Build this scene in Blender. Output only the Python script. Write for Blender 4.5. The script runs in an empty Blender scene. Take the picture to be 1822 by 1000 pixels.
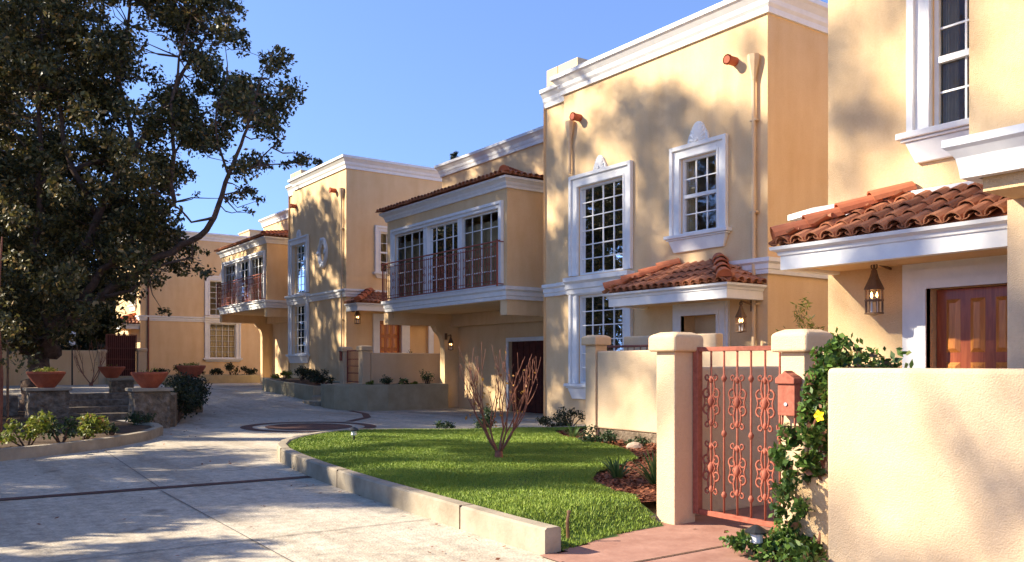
import bpy, bmesh, math, random
import numpy as np
from mathutils import Vector, Matrix
R = math.radians
SC = bpy.context.scene
COL = SC.collection
random.seed(7)

# ------------------------------------------------------------------ camera
YAW = math.atan(1089/1530.)
SN, CS = math.sin(YAW), math.cos(YAW)
cam = bpy.data.cameras.new('camera')
cam.sensor_width = 36.0
cam.lens = 36*1530/1822.
cam.shift_y = 148/1822.
cam.clip_end = 3000
co = bpy.data.objects.new('camera', cam)
COL.objects.link(co)
co.location = (0, 0, 1.4)
co.rotation_euler = (R(90), 0, -YAW)
SC.camera = co

# ------------------------------------------------------------------ light
SUN_EL = R(31.0)
SX, SY = -.80, .60                       # horizontal direction towards the sun
w = bpy.data.worlds.new('World')
SC.world = w
w.use_nodes = True
nt = w.node_tree
sky = nt.nodes.new('ShaderNodeTexSky')
sky.sky_type = 'NISHITA'
sky.sun_disc = False
sky.sun_elevation = SUN_EL
sky.sun_rotation = math.atan2(SX, SY)
sky.air_density = 1.0
sky.dust_density = 0.0
sky.ozone_density = 1.6
bgn = nt.nodes['Background']
tcw = nt.nodes.new('ShaderNodeTexCoord')
adw = nt.nodes.new('ShaderNodeVectorMath'); adw.operation = 'ADD'; adw.inputs[1].default_value = (0, 0, .20)
nrw = nt.nodes.new('ShaderNodeVectorMath'); nrw.operation = 'NORMALIZE'
nt.links.new(tcw.outputs['Generated'], adw.inputs[0]); nt.links.new(adw.outputs[0], nrw.inputs[0]); nt.links.new(nrw.outputs[0], sky.inputs[0])
tint = nt.nodes.new('ShaderNodeMix'); tint.data_type = 'RGBA'; tint.blend_type = 'MULTIPLY'; tint.inputs[0].default_value = 1
tint.inputs[7].default_value = (.86, .91, 1.15, 1)
nt.links.new(sky.outputs[0], tint.inputs[6]); nt.links.new(tint.outputs[2], bgn.inputs[0])
bgn.inputs[1].default_value = 0.12
sl = bpy.data.lights.new('sun', 'SUN')
sl.energy = 5.0
sl.angle = R(0.8)
sl.color = (1.0, 0.89, 0.71)
so = bpy.data.objects.new('sun', sl)
COL.objects.link(so)
ce = math.cos(SUN_EL)
so.rotation_euler = Vector((SX*ce, SY*ce, math.sin(SUN_EL))).to_track_quat('Z', 'Y').to_euler()
SC.view_settings.view_transform = 'Standard'
SC.view_settings.look = 'None'
SC.view_settings.gamma = 1
SC.view_settings.exposure = 1.34
SC.render.engine = 'CYCLES'
SC.cycles.use_denoising = True
SC.cycles.max_bounces = 7
SC.cycles.transparent_max_bounces = 12

# ------------------------------------------------------------------ materials
def newmat(name):
    m = bpy.data.materials.new(name)
    m.use_nodes = True
    n = m.node_tree
    return m, n, n.nodes['Principled BSDF']

def lnk(n, a, b): n.links.new(a, b)

def noisemat(name, c1, c2, scale=3.0, rough=.85, bump=.2, bscale=60., detail=6, island=0., spec=.3, mid=None, bdist=.01, coat=0.):
    m, n, b = newmat(name)
    tc = n.nodes.new('ShaderNodeTexCoord')
    geo = n.nodes.new('ShaderNodeNewGeometry')
    nz = n.nodes.new('ShaderNodeTexNoise')
    nz.inputs['Scale'].default_value = scale
    nz.inputs['Detail'].default_value = detail
    nz.inputs['Roughness'].default_value = .65
    lnk(n, tc.outputs['Object'], nz.inputs['Vector'])
    cr = n.nodes.new('ShaderNodeValToRGB')
    cr.color_ramp.elements[0].position = .3
    cr.color_ramp.elements[1].position = .7
    cr.color_ramp.elements[0].color = (*c1, 1)
    cr.color_ramp.elements[1].color = (*c2, 1)
    if mid:
        e = cr.color_ramp.elements.new(.5); e.color = (*mid, 1)
    if island:
        mx = n.nodes.new('ShaderNodeMix'); mx.data_type = 'FLOAT'
        mx.inputs[0].default_value = island
        lnk(n, nz.outputs[0], mx.inputs[2])
        lnk(n, geo.outputs['Random Per Island'], mx.inputs[3])
        lnk(n, mx.outputs[0], cr.inputs[0])
        if island >= .5:
            cr.color_ramp.elements[0].position = .05
            cr.color_ramp.elements[-1].position = .95
    else:
        lnk(n, nz.outputs[0], cr.inputs[0])
    lnk(n, cr.outputs[0], b.inputs['Base Color'])
    b.inputs['Roughness'].default_value = rough
    b.inputs['Specular IOR Level'].default_value = spec
    if coat: b.inputs['Coat Weight'].default_value = coat
    if bump:
        n2 = n.nodes.new('ShaderNodeTexNoise')
        n2.inputs['Scale'].default_value = bscale
        n2.inputs['Detail'].default_value = 5
        lnk(n, tc.outputs['Object'], n2.inputs['Vector'])
        bp = n.nodes.new('ShaderNodeBump')
        bp.inputs['Strength'].default_value = bump
        bp.inputs['Distance'].default_value = bdist
        lnk(n, n2.outputs[0], bp.inputs['Height'])
        lnk(n, bp.outputs[0], b.inputs['Normal'])
    return m

def stuccomat(name, a, c, bm=.8):
    # hand-floated plaster: broad weathering, faint vertical streaks and a gritty bump
    m, n, b = newmat(name)
    tc = n.nodes.new('ShaderNodeTexCoord')
    n1 = n.nodes.new('ShaderNodeTexNoise'); n1.inputs['Scale'].default_value = .9; n1.inputs['Detail'].default_value = 8
    n1.inputs['Roughness'].default_value = .7
    lnk(n, tc.outputs['Object'], n1.inputs['Vector'])
    mp = n.nodes.new('ShaderNodeMapping'); mp.inputs['Scale'].default_value = (1.3, 1.3, .30)
    lnk(n, tc.outputs['Object'], mp.inputs[0])
    n2 = n.nodes.new('ShaderNodeTexNoise'); n2.inputs['Scale'].default_value = 2.0; n2.inputs['Detail'].default_value = 5
    lnk(n, mp.outputs[0], n2.inputs['Vector'])
    n4 = n.nodes.new('ShaderNodeTexNoise'); n4.inputs['Scale'].default_value = 38; n4.inputs['Detail'].default_value = 4
    lnk(n, tc.outputs['Object'], n4.inputs['Vector'])
    ad = n.nodes.new('ShaderNodeMath'); ad.operation = 'ADD'
    lnk(n, n1.outputs[0], ad.inputs[0]); lnk(n, n2.outputs[0], ad.inputs[1])
    ad2 = n.nodes.new('ShaderNodeMath'); ad2.operation = 'MULTIPLY_ADD'
    lnk(n, n4.outputs[0], ad2.inputs[0]); ad2.inputs[1].default_value = .6; lnk(n, ad.outputs[0], ad2.inputs[2])
    cr = n.nodes.new('ShaderNodeValToRGB')
    dv = n.nodes.new('ShaderNodeMath'); dv.operation = 'DIVIDE'; dv.inputs[1].default_value = 2.6
    lnk(n, ad2.outputs[0], dv.inputs[0])
    lnk(n, dv.outputs[0], cr.inputs[0])
    cr.color_ramp.elements[0].position = .36; cr.color_ramp.elements[0].color = (*a, 1)
    cr.color_ramp.elements[1].position = .62; cr.color_ramp.elements[1].color = (*c, 1)
    lnk(n, cr.outputs[0], b.inputs['Base Color'])
    b.inputs['Roughness'].default_value = .95
    b.inputs['Specular IOR Level'].default_value = .15
    n3 = n.nodes.new('ShaderNodeTexNoise'); n3.inputs['Scale'].default_value = 95; n3.inputs['Detail'].default_value = 6
    lnk(n, tc.outputs['Object'], n3.inputs['Vector'])
    bp = n.nodes.new('ShaderNodeBump'); bp.inputs['Strength'].default_value = bm; bp.inputs['Distance'].default_value = .016
    lnk(n, n3.outputs[0], bp.inputs['Height'])
    bp2 = n.nodes.new('ShaderNodeBump'); bp2.inputs['Strength'].default_value = .2; bp2.inputs['Distance'].default_value = .04
    lnk(n, n1.outputs[0], bp2.inputs['Height'])
    lnk(n, bp.outputs[0], bp2.inputs['Normal'])
    lnk(n, bp2.outputs[0], b.inputs['Normal'])
    return m

M = {}
M['stucco'] = stuccomat('ochre_stucco', (.72, .475, .24), (.84, .605, .345))
M['stucco_wall'] = stuccomat('cream_stucco', (.62, .445, .265), (.71, .53, .34), .5)
M['trim'] = noisemat('white_trim', (.72, .71, .69), (.82, .81, .78), 5, .6, .08, 40, bdist=.004)
M['tile'] = noisemat('clay_tile', (.22, .085, .045), (.60, .27, .135), 9, .8, .3, 50, island=.55, mid=(.42, .165, .08), bdist=.006)
M['tilelip'] = noisemat('clay_cap', (.36, .10, .045), (.52, .18, .08), 6, .8, .25, 50, island=.4, bdist=.006)
M['clay'] = noisemat('terracotta', (.34, .08, .04), (.46, .125, .06), 8, .75, .2, 40, bdist=.005)
M['iron'] = noisemat('rust_red_iron', (.24, .065, .038), (.40, .125, .075), 26, .75, .1, 90, bdist=.003)
M['irondark'] = noisemat('dark_iron', (.16, .055, .04), (.26, .09, .06), 20, .6, .1, 90, bdist=.003)
M['bronze'] = noisemat('aged_copper', (.12, .065, .035), (.22, .12, .06), 20, .5, .1, 60, bdist=.003)
M['concrete'] = noisemat('kerb_concrete', (.24, .195, .135), (.42, .355, .26), 2.5, .92, .4, 45, bdist=.01)
M['planter'] = noisemat('planter_concrete', (.30, .25, .15), (.42, .36, .24), 2.2, .92, .4, 30, bdist=.01)
M['stone'] = noisemat('rubble_stone', (.10, .075, .05), (.32, .25, .18), 7, .95, .9, 14, bdist=.06, mid=(.2, .15, .1))
M['soil'] = noisemat('soil', (.05, .03, .018), (.11, .065, .035), 6, .95, .8, 30, bdist=.03)
M['mulch'] = noisemat('bark_mulch', (.10, .03, .015), (.30, .10, .045), 26, .95, .9, 40, bdist=.03, mid=(.2, .065, .03))
M['chip'] = noisemat('bark_chip', (.08, .025, .012), (.36, .13, .06), 5, .9, 0, island=.9)
M['walk'] = noisemat('red_walk', (.27, .13, .09), (.40, .22, .16), 3.5, .85, .35, 25, bdist=.01)
M['brick'] = noisemat('brick_band', (.075, .035, .025), (.15, .075, .052), 12, .9, .4, 20, bdist=.01)
M['grassbase'] = noisemat('lawn_soil', (.035, .07, .012), (.07, .12, .02), 8, .95, .5, 60, bdist=.02)
M['bark'] = noisemat('bark', (.07, .042, .03), (.18, .115, .08), 9, .95, .9, 25, bdist=.03)
M['twig'] = noisemat('red_twig', (.17, .06, .04), (.30, .13, .08), 14, .85, .3, 40, bdist=.005)
M['black'] = noisemat('black_enamel', (.012, .012, .012), (.025, .025, .025), 14, .5, 0)
M['curtain'] = None
M['chrome'] = noisemat('keyhole_metal', (.35, .36, .38), (.5, .5, .52), 14, .35, 0)
M['rock'] = noisemat('rock', (.35, .24, .17), (.5, .38, .28), 7, .9, .6, 12, bdist=.02)
M['roofing'] = noisemat('roof_felt', (.25, .2, .15), (.34, .28, .22), 3, .9, .3, 30)

def leafmat(name, dark, light, warm=None, trans=.25):
    m, n, b = newmat(name)
    geo = n.nodes.new('ShaderNodeNewGeometry')
    cr = n.nodes.new('ShaderNodeValToRGB')
    cr.color_ramp.elements[0].color = (*dark, 1)
    cr.color_ramp.elements[1].color = (*light, 1)
    cr.color_ramp.elements[0].position = .1
    if warm:
        cr.color_ramp.elements[1].position = .86
        e = cr.color_ramp.elements.new(.97); e.color = (*warm, 1)
    lnk(n, geo.outputs['Random Per Island'], cr.inputs[0])
    lnk(n, cr.outputs[0], b.inputs['Base Color'])
    b.inputs['Roughness'].default_value = .5
    b.inputs['Specular IOR Level'].default_value = .35
    tr = n.nodes.new('ShaderNodeBsdfTranslucent')
    lnk(n, cr.outputs[0], tr.inputs[0])
    mx = n.nodes.new('ShaderNodeMixShader'); mx.inputs[0].default_value = trans
    lnk(n, b.outputs[0], mx.inputs[1]); lnk(n, tr.outputs[0], mx.inputs[2])
    lnk(n, mx.outputs[0], n.nodes['Material Output'].inputs[0])
    return m
M['leaf_tree'] = leafmat('tree_leaf', (.032, .034, .011), (.15, .13, .035), (.42, .27, .10))
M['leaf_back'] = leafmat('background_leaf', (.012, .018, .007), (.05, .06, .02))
M['leaf_vine'] = leafmat('vine_leaf', (.03, .075, .012), (.13, .22, .035), (.22, .10, .05))
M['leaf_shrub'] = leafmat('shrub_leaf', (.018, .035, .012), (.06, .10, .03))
M['leaf_bright'] = leafmat('bright_leaf', (.10, .14, .015), (.28, .30, .04), (.30, .13, .05))
M['leaf_dry'] = leafmat('dry_leaf', (.35, .16, .03), (.60, .34, .06))
M['blade'] = noisemat('grass_blade', (.09, .16, .015), (.36, .40, .07), .9, .55, 0, island=.5, mid=(.22, .31, .035))
M['strap'] = leafmat('strap_leaf', (.05, .11, .03), (.16, .24, .07))
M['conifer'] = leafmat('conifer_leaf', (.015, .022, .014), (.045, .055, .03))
M['petal'] = noisemat('yellow_petal', (.8, .55, .01), (.9, .68, .02), 10, .6, 0)

def drivemat():
    m, n, b = newmat('exposed_aggregate')
    tc = n.nodes.new('ShaderNodeTexCoord')
    n1 = n.nodes.new('ShaderNodeTexNoise'); n1.inputs['Scale'].default_value = .5; n1.inputs['Detail'].default_value = 8
    n1.inputs['Roughness'].default_value = .7
    v = n.nodes.new('ShaderNodeTexVoronoi'); v.inputs['Scale'].default_value = 55
    n2 = n.nodes.new('ShaderNodeTexNoise'); n2.inputs['Scale'].default_value = 9; n2.inputs['Detail'].default_value = 8
    for q in (n1, v, n2): lnk(n, tc.outputs['Object'], q.inputs['Vector'])
    cr = n.nodes.new('ShaderNodeValToRGB')
    cr.color_ramp.elements[0].position = .32; cr.color_ramp.elements[0].color = (.47, .41, .32, 1)
    cr.color_ramp.elements[1].position = .68; cr.color_ramp.elements[1].color = (.64, .575, .465, 1)
    lnk(n, n1.outputs[0], cr.inputs[0])
    cr2 = n.nodes.new('ShaderNodeValToRGB')
    cr2.color_ramp.elements[0].position = .3; cr2.color_ramp.elements[0].color = (.72, .72, .72, 1)
    cr2.color_ramp.elements[1].position = .7; cr2.color_ramp.elements[1].color = (1.12, 1.1, 1.06, 1)
    lnk(n, n2.outputs[0], cr2.inputs[0])
    cr3 = n.nodes.new('ShaderNodeValToRGB')
    cr3.color_ramp.elements[0].color = (.75, .73, .70, 1); cr3.color_ramp.elements[1].color = (1.1, 1.08, 1.05, 1)
    lnk(n, v.outputs['Color'], cr3.inputs[0])
    a = n.nodes.new('ShaderNodeMix'); a.data_type = 'RGBA'; a.blend_type = 'MULTIPLY'; a.inputs[0].default_value = 1
    lnk(n, cr.outputs[0], a.inputs[6]); lnk(n, cr2.outputs[0], a.inputs[7])
    c = n.nodes.new('ShaderNodeMix'); c.data_type = 'RGBA'; c.blend_type = 'MULTIPLY'; c.inputs[0].default_value = 1
    lnk(n, a.outputs[2], c.inputs[6]); lnk(n, cr3.outputs[0], c.inputs[7])
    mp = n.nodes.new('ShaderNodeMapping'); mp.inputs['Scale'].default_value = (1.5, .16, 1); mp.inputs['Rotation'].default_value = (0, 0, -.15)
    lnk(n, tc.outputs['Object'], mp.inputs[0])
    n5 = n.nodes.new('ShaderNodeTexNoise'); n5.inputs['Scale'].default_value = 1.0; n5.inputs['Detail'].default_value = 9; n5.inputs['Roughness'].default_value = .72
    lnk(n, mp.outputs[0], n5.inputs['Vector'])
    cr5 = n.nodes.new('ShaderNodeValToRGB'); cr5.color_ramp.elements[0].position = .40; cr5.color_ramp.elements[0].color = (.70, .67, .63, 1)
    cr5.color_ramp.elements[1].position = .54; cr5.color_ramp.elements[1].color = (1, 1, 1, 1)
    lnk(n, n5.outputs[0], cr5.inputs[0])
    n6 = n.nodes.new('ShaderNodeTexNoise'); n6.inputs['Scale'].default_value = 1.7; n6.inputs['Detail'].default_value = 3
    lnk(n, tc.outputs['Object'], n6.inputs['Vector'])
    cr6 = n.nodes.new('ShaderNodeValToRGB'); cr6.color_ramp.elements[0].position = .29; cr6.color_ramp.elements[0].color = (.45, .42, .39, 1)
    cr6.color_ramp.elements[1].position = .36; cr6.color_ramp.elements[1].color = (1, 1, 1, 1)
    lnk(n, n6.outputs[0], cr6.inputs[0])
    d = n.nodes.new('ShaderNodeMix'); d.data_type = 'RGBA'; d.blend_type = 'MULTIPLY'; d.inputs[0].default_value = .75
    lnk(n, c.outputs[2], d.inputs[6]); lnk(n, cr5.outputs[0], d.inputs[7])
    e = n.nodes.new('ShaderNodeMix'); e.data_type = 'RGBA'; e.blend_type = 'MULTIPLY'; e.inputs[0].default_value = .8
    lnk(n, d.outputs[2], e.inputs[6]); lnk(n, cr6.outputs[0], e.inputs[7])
    lnk(n, e.outputs[2], b.inputs['Base Color'])
    b.inputs['Roughness'].default_value = .9
    bp = n.nodes.new('ShaderNodeBump'); bp.inputs['Strength'].default_value = .4; bp.inputs['Distance'].default_value = .008
    lnk(n, v.outputs['Distance'], bp.inputs['Height']); lnk(n, bp.outputs[0], b.inputs['Normal'])
    return m
M['drive'] = drivemat()

def glassmat():
    m, n, b = newmat('window_glass')
    n.nodes.remove(b)
    gl = n.nodes.new('ShaderNodeBsdfGlossy'); gl.inputs['Roughness'].default_value = .02
    gl.inputs['Color'].default_value = (.85, .9, .95, 1)
    tr = n.nodes.new('ShaderNodeBsdfTransparent'); tr.inputs[0].default_value = (.9, .9, .88, 1)
    fr = n.nodes.new('ShaderNodeFresnel'); fr.inputs[0].default_value = 1.38
    tc = n.nodes.new('ShaderNodeTexCoord')
    nz = n.nodes.new('ShaderNodeTexNoise'); nz.inputs['Scale'].default_value = 1.6
    lnk(n, tc.outputs['Object'], nz.inputs['Vector'])
    bp = n.nodes.new('ShaderNodeBump'); bp.inputs['Strength'].default_value = .06; bp.inputs['Distance'].default_value = .05
    lnk(n, nz.outputs[0], bp.inputs['Height']); lnk(n, bp.outputs[0], gl.inputs['Normal'])
    mx = n.nodes.new('ShaderNodeMixShader')
    lnk(n, fr.outputs[0], mx.inputs[0]); lnk(n, tr.outputs[0], mx.inputs[1]); lnk(n, gl.outputs[0], mx.inputs[2])
    lnk(n, mx.outputs[0], n.nodes['Material Output'].inputs[0])
    return m
M['glass'] = glassmat()

def curtainmat():
    m, n, b = newmat('plaid_curtain')
    tc = n.nodes.new('ShaderNodeTexCoord')
    sp = n.nodes.new('ShaderNodeSeparateXYZ'); lnk(n, tc.outputs['Object'], sp.inputs[0])
    ad = n.nodes.new('ShaderNodeMath'); ad.operation = 'ADD'; lnk(n, sp.outputs[0], ad.inputs[0]); lnk(n, sp.outputs[1], ad.inputs[1])
    def stripes(src, k):
        a = n.nodes.new('ShaderNodeMath'); a.operation = 'MULTIPLY'; a.inputs[1].default_value = k; lnk(n, src, a.inputs[0])
        s = n.nodes.new('ShaderNodeMath'); s.operation = 'SINE'; lnk(n, a.outputs[0], s.inputs[0])
        g = n.nodes.new('ShaderNodeMath'); g.operation = 'GREATER_THAN'; g.inputs[1].default_value = .35; lnk(n, s.outputs[0], g.inputs[0])
        return g.outputs[0]
    s1 = stripes(ad.outputs[0], 34); s2 = stripes(sp.outputs[2], 20)
    t = n.nodes.new('ShaderNodeMath'); t.operation = 'ADD'; lnk(n, s1, t.inputs[0]); lnk(n, s2, t.inputs[1])
    h = n.nodes.new('ShaderNodeMath'); h.operation = 'MULTIPLY'; h.inputs[1].default_value = .5; lnk(n, t.outputs[0], h.inputs[0])
    cr = n.nodes.new('ShaderNodeValToRGB')
    cr.color_ramp.elements[0].color = (.55, .46, .31, 1); cr.color_ramp.elements[1].color = (.26, .195, .125, 1)
    lnk(n, h.outputs[0], cr.inputs[0]); lnk(n, cr.outputs[0], b.inputs['Base Color'])
    b.inputs['Roughness'].default_value = .95
    return m
M['curtain'] = curtainmat()
M['drape'] = noisemat('tan_drape', (.36, .27, .15), (.50, .40, .24), 3, .95, 0)

def woodmat(name, c1, c2, horiz=False):
    m, n, b = newmat(name)
    tc = n.nodes.new('ShaderNodeTexCoord')
    mp = n.nodes.new('ShaderNodeMapping'); mp.inputs['Scale'].default_value = (14, 14, 1.2)
    lnk(n, tc.outputs['Object'], mp.inputs[0])
    nz = n.nodes.new('ShaderNodeTexNoise'); nz.inputs['Scale'].default_value = 2.5; nz.inputs['Detail'].default_value = 8
    nz.inputs['Distortion'].default_value = .6
    lnk(n, mp.outputs[0], nz.inputs['Vector'])
    cr = n.nodes.new('ShaderNodeValToRGB')
    cr.color_ramp.elements[0].position = .3; cr.color_ramp.elements[0].color = (*c1, 1)
    cr.color_ramp.elements[1].position = .7; cr.color_ramp.elements[1].color = (*c2, 1)
    lnk(n, nz.outputs[0], cr.inputs[0]); lnk(n, cr.outputs[0], b.inputs['Base Color'])
    b.inputs['Roughness'].default_value = .32
    b.inputs['Coat Weight'].default_value = .4; b.inputs['Coat Roughness'].default_value = .2
    return m
M['door'] = woodmat('red_stained_wood', (.26, .045, .014), (.44, .11, .035))
M['doorpanel'] = woodmat('bounce_lit_panel', (.50, .15, .03), (.72, .28, .06))  # door wood lightened towards orange, bounced light put into the panel colour
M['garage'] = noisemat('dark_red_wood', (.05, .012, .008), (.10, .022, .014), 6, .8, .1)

def emis(name, col, st):
    m, n, b = newmat(name)
    b.inputs['Base Color'].default_value = (*col, 1)
    b.inputs['Emission Color'].default_value = (*col, 1)
    b.inputs['Emission Strength'].default_value = st
    return m
M['flame'] = emis('lit_bulb', (1, .55, .18), 9)

# ------------------------------------------------------------------ mesh helpers
class MB:
    def __init__(s, tf=None):
        s.v = []; s.f = []; s.tf = tf
    def add(s, vs, fs):
        b = len(s.v)
        if s.tf: vs = [s.tf(*p) for p in vs]
        s.v += [tuple(p) for p in vs]
        s.f += [tuple(b+i for i in f) for f in fs]
        return s
    def quad(s, a, b, c, d): return s.add([a, b, c, d], [(0, 1, 2, 3)])
    def box(s, x0, x1, y0, y1, z0, z1):
        vs = [(x, y, z) for x in (x0, x1) for y in (y0, y1) for z in (z0, z1)]
        return s.add(vs, [(0, 1, 3, 2), (4, 6, 7, 5), (0, 4, 5, 1), (2, 3, 7, 6), (0, 2, 6, 4), (1, 5, 7, 3)])
    def prism(s, pts, z0, z1):
        n = len(pts)
        vs = [(p[0], p[1], z0) for p in pts]+[(p[0], p[1], z1) for p in pts]
        return s.add(vs, [tuple(range(n))[::-1], tuple(range(n, 2*n))]+[(i, (i+1) % n, n+(i+1) % n, n+i) for i in range(n)])
    def extr(s, pts, d, ax='w'):
        # polygon in (u,z) extruded along the middle coordinate w from d[0] to d[1]
        n = len(pts)
        vs = [(p[0], d[0], p[1]) for p in pts]+[(p[0], d[1], p[1]) for p in pts]
        return s.add(vs, [tuple(range(n)), tuple(range(n, 2*n))[::-1]]+[(i, n+i, n+(i+1) % n, (i+1) % n) for i in range(n)])
    def tube(s, pts, rad, seg=6, caps=True):
        pts = [Vector(p) for p in pts]
        if not hasattr(rad, '__len__'): rad = [rad]*len(pts)
        vs = []; up = None
        for i, p in enumerate(pts):
            t = (pts[min(i+1, len(pts)-1)]-pts[max(i-1, 0)])
            if t.length < 1e-9: t = Vector((0, 0, 1))
            t.normalize()
            if up is None:
                up = Vector((0, 0, 1)) if abs(t.z) < .9 else Vector((1, 0, 0))
            a = t.cross(up)
            if a.length < 1e-6: a = t.cross(Vector((1, .3, .2)))
            a.normalize(); b = t.cross(a).normalized(); up = -b if b.dot(up) < 0 else b
            b = up - t*up.dot(t); b.normalize(); a = t.cross(b)
            for k in range(seg):
                an = 2*math.pi*k/seg
                vs.append(p+(a*math.cos(an)+b*math.sin(an))*rad[i])
        fs = []
        for i in range(len(pts)-1):
            for k in range(seg):
                fs.append((i*seg+k, i*seg+(k+1) % seg, (i+1)*seg+(k+1) % seg, (i+1)*seg+k))
        if caps:
            fs.append(tuple(range(seg))[::-1]); fs.append(tuple((len(pts)-1)*seg+k for k in range(seg)))
        return s.add([tuple(v) for v in vs], fs)
    def lathe(s, prof, seg=16, c=(0, 0, 0)):
        vs = []
        for r, z in prof:
            for k in range(seg):
                an = 2*math.pi*k/seg
                vs.append((c[0]+r*math.cos(an), c[1]+r*math.sin(an), c[2]+z))
        n = len(prof)
        fs = [(i*seg+k, i*seg+(k+1) % seg, (i+1)*seg+(k+1) % seg, (i+1)*seg+k) for i in range(n-1) for k in range(seg)]
        fs.append(tuple(range(seg))[::-1]); fs.append(tuple((n-1)*seg+k for k in range(seg)))
        return s.add(vs, fs)
    def sweep(s, path, prof, closed=False):
        # profile (offset to the right of the path, z), mitred
        n = len(path); P = [Vector((p[0], p[1])) for p in path]
        offs = []
        for i in range(n):
            if closed or 0 < i < n-1:
                d0 = (P[i]-P[i-1]).normalized(); d1 = (P[(i+1) % n]-P[i]).normalized()
            elif i == 0: d0 = d1 = (P[1]-P[0]).normalized()
            else: d0 = d1 = (P[i]-P[i-1]).normalized()
            n0 = Vector((d0.y, -d0.x)); n1 = Vector((d1.y, -d1.x))
            m = (n0+n1); m.normalize(); k = 1/max(.2, m.dot(n0))
            offs.append(m*k)
        m = len(prof); vs = []
        for i in range(n):
            for o, z in prof:
                q = P[i]+offs[i]*o
                vs.append((q.x, q.y, z))
        fs = []
        for i in range(n if closed else n-1):
            j = (i+1) % n
            for k in range(m):
                l = (k+1) % m
                fs.append((i*m+k, i*m+l, j*m+l, j*m+k))
        if not closed:
            fs.append(tuple(range(m))); fs.append(tuple((n-1)*m+k for k in range(m))[::-1])
        return s.add(vs, fs)
    def build(s, name, mat, parent=None, smooth=False, bevel=0, loc=None, recalc=True, seg=2):
        me = bpy.data.meshes.new(name)
        me.from_pydata(s.v, [], s.f)
        if recalc or bevel:
            bm = bmesh.new(); bm.from_mesh(me)
            if bevel:
                bmesh.ops.remove_doubles(bm, verts=bm.verts, dist=1e-5)
                es = [e for e in bm.edges if len(e.link_faces) == 2 and e.calc_face_angle(0) > .5]
                bmesh.ops.bevel(bm, geom=es, offset=bevel, segments=seg, profile=.5, affect='EDGES', clamp_overlap=True)
            bmesh.ops.recalc_face_normals(bm, faces=bm.faces)
            bm.to_mesh(me); bm.free()
        if smooth:
            me.polygons.foreach_set('use_smooth', [True]*len(me.polygons))
        me.materials.append(mat)
        o = bpy.data.objects.new(name, me)
        COL.objects.link(o)
        if parent is not None: o.parent = parent
        if loc: o.location = loc
        return o

def tag(o, label=None, cat=None, group=None, kind=None):
    if label: o['label'] = label
    if cat: o['category'] = cat
    if group: o['group'] = group
    if kind: o['kind'] = kind
    return o

def empty(name, loc, label, cat, group=None, rz=0):
    o = bpy.data.objects.new(name, None); COL.objects.link(o)
    o.location = loc; o.rotation_euler = (0, 0, rz)
    o.empty_display_size = .3
    return tag(o, label, cat, group)

def structure(o): o['kind'] = 'structure'; return o

def child_copy(o, parent, loc):
    c = o.copy(); COL.objects.link(c); c.parent = parent; c.location = loc; return c

def copy_tree(o, loc, label, rz=None):
    r = o.copy(); COL.objects.link(r); r.location = loc; r['label'] = label
    if rz is not None: r.rotation_euler = (0, 0, rz)
    for ch in list(o.children):
        c = ch.copy(); COL.objects.link(c); c.parent = r
        for g in list(ch.children):
            d = g.copy(); COL.objects.link(d); d.parent = c
    return r

def smooth01(t):
    t = max(0., min(1., t)); return t*t*(3-2*t)
def g(x, y):
    a = .36*smooth01((y-24.5)/8.0)
    dip = -.07*smooth01((x-9.5)/3)*smooth01((y-15)/5)*(1-smooth01((y-25)/3))
    return a+dip

# =================================================================== GROUND
def grid(name, xs, ys, zf, mat, inside=None):
    mb = MB(); idx = {}
    for i, x in enumerate(xs):
        for j, y in enumerate(ys):
            idx[i, j] = len(mb.v); mb.v.append((x, y, zf(x, y)))
    for i in range(len(xs)-1):
        for j in range(len(ys)-1):
            if inside and not inside((xs[i]+xs[i+1])/2, (ys[j]+ys[j+1])/2): continue
            mb.f.append((idx[i, j], idx[i+1, j], idx[i+1, j+1], idx[i, j+1]))
    return mb

def inpoly(px, py, poly):
    c = False; n = len(poly); j = n-1
    for i in range(n):
        xi, yi = poly[i][:2]; xj, yj = poly[j][:2]
        if (yi > py) != (yj > py) and px < (xj-xi)*(py-yi)/(yj-yi)+xi: c = not c
        j = i
    return c

gx = [-900, -300, -120, -60, -30]+[x*1.0 for x in range(-20, 31, 2)]+[45, 80, 160, 400, 900]
gy = [-900, -300, -100, -40, -20]+[y*1.0 for y in range(-10, 61, 2)]+[80, 120, 200, 400, 1200]
structure(grid('ground', gx, gy, lambda x, y: g(x, y)-.06, None).build('ground', M['soil'], recalc=False))
dx = [-14+.75*i for i in range(46)]
dy = [-10+.75*i for i in range(80)]
structure(grid('driveway', dx, dy, g, None).build('driveway', M['drive'], recalc=False))

def sheet(name, poly, z, mat):
    mb = MB()
    mb.add([(p[0], p[1], z+(g(p[0], p[1]) if len(p) < 3 else p[2])) for p in poly], [tuple(range(len(poly)))])
    return structure(mb.build(name, mat))

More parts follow.
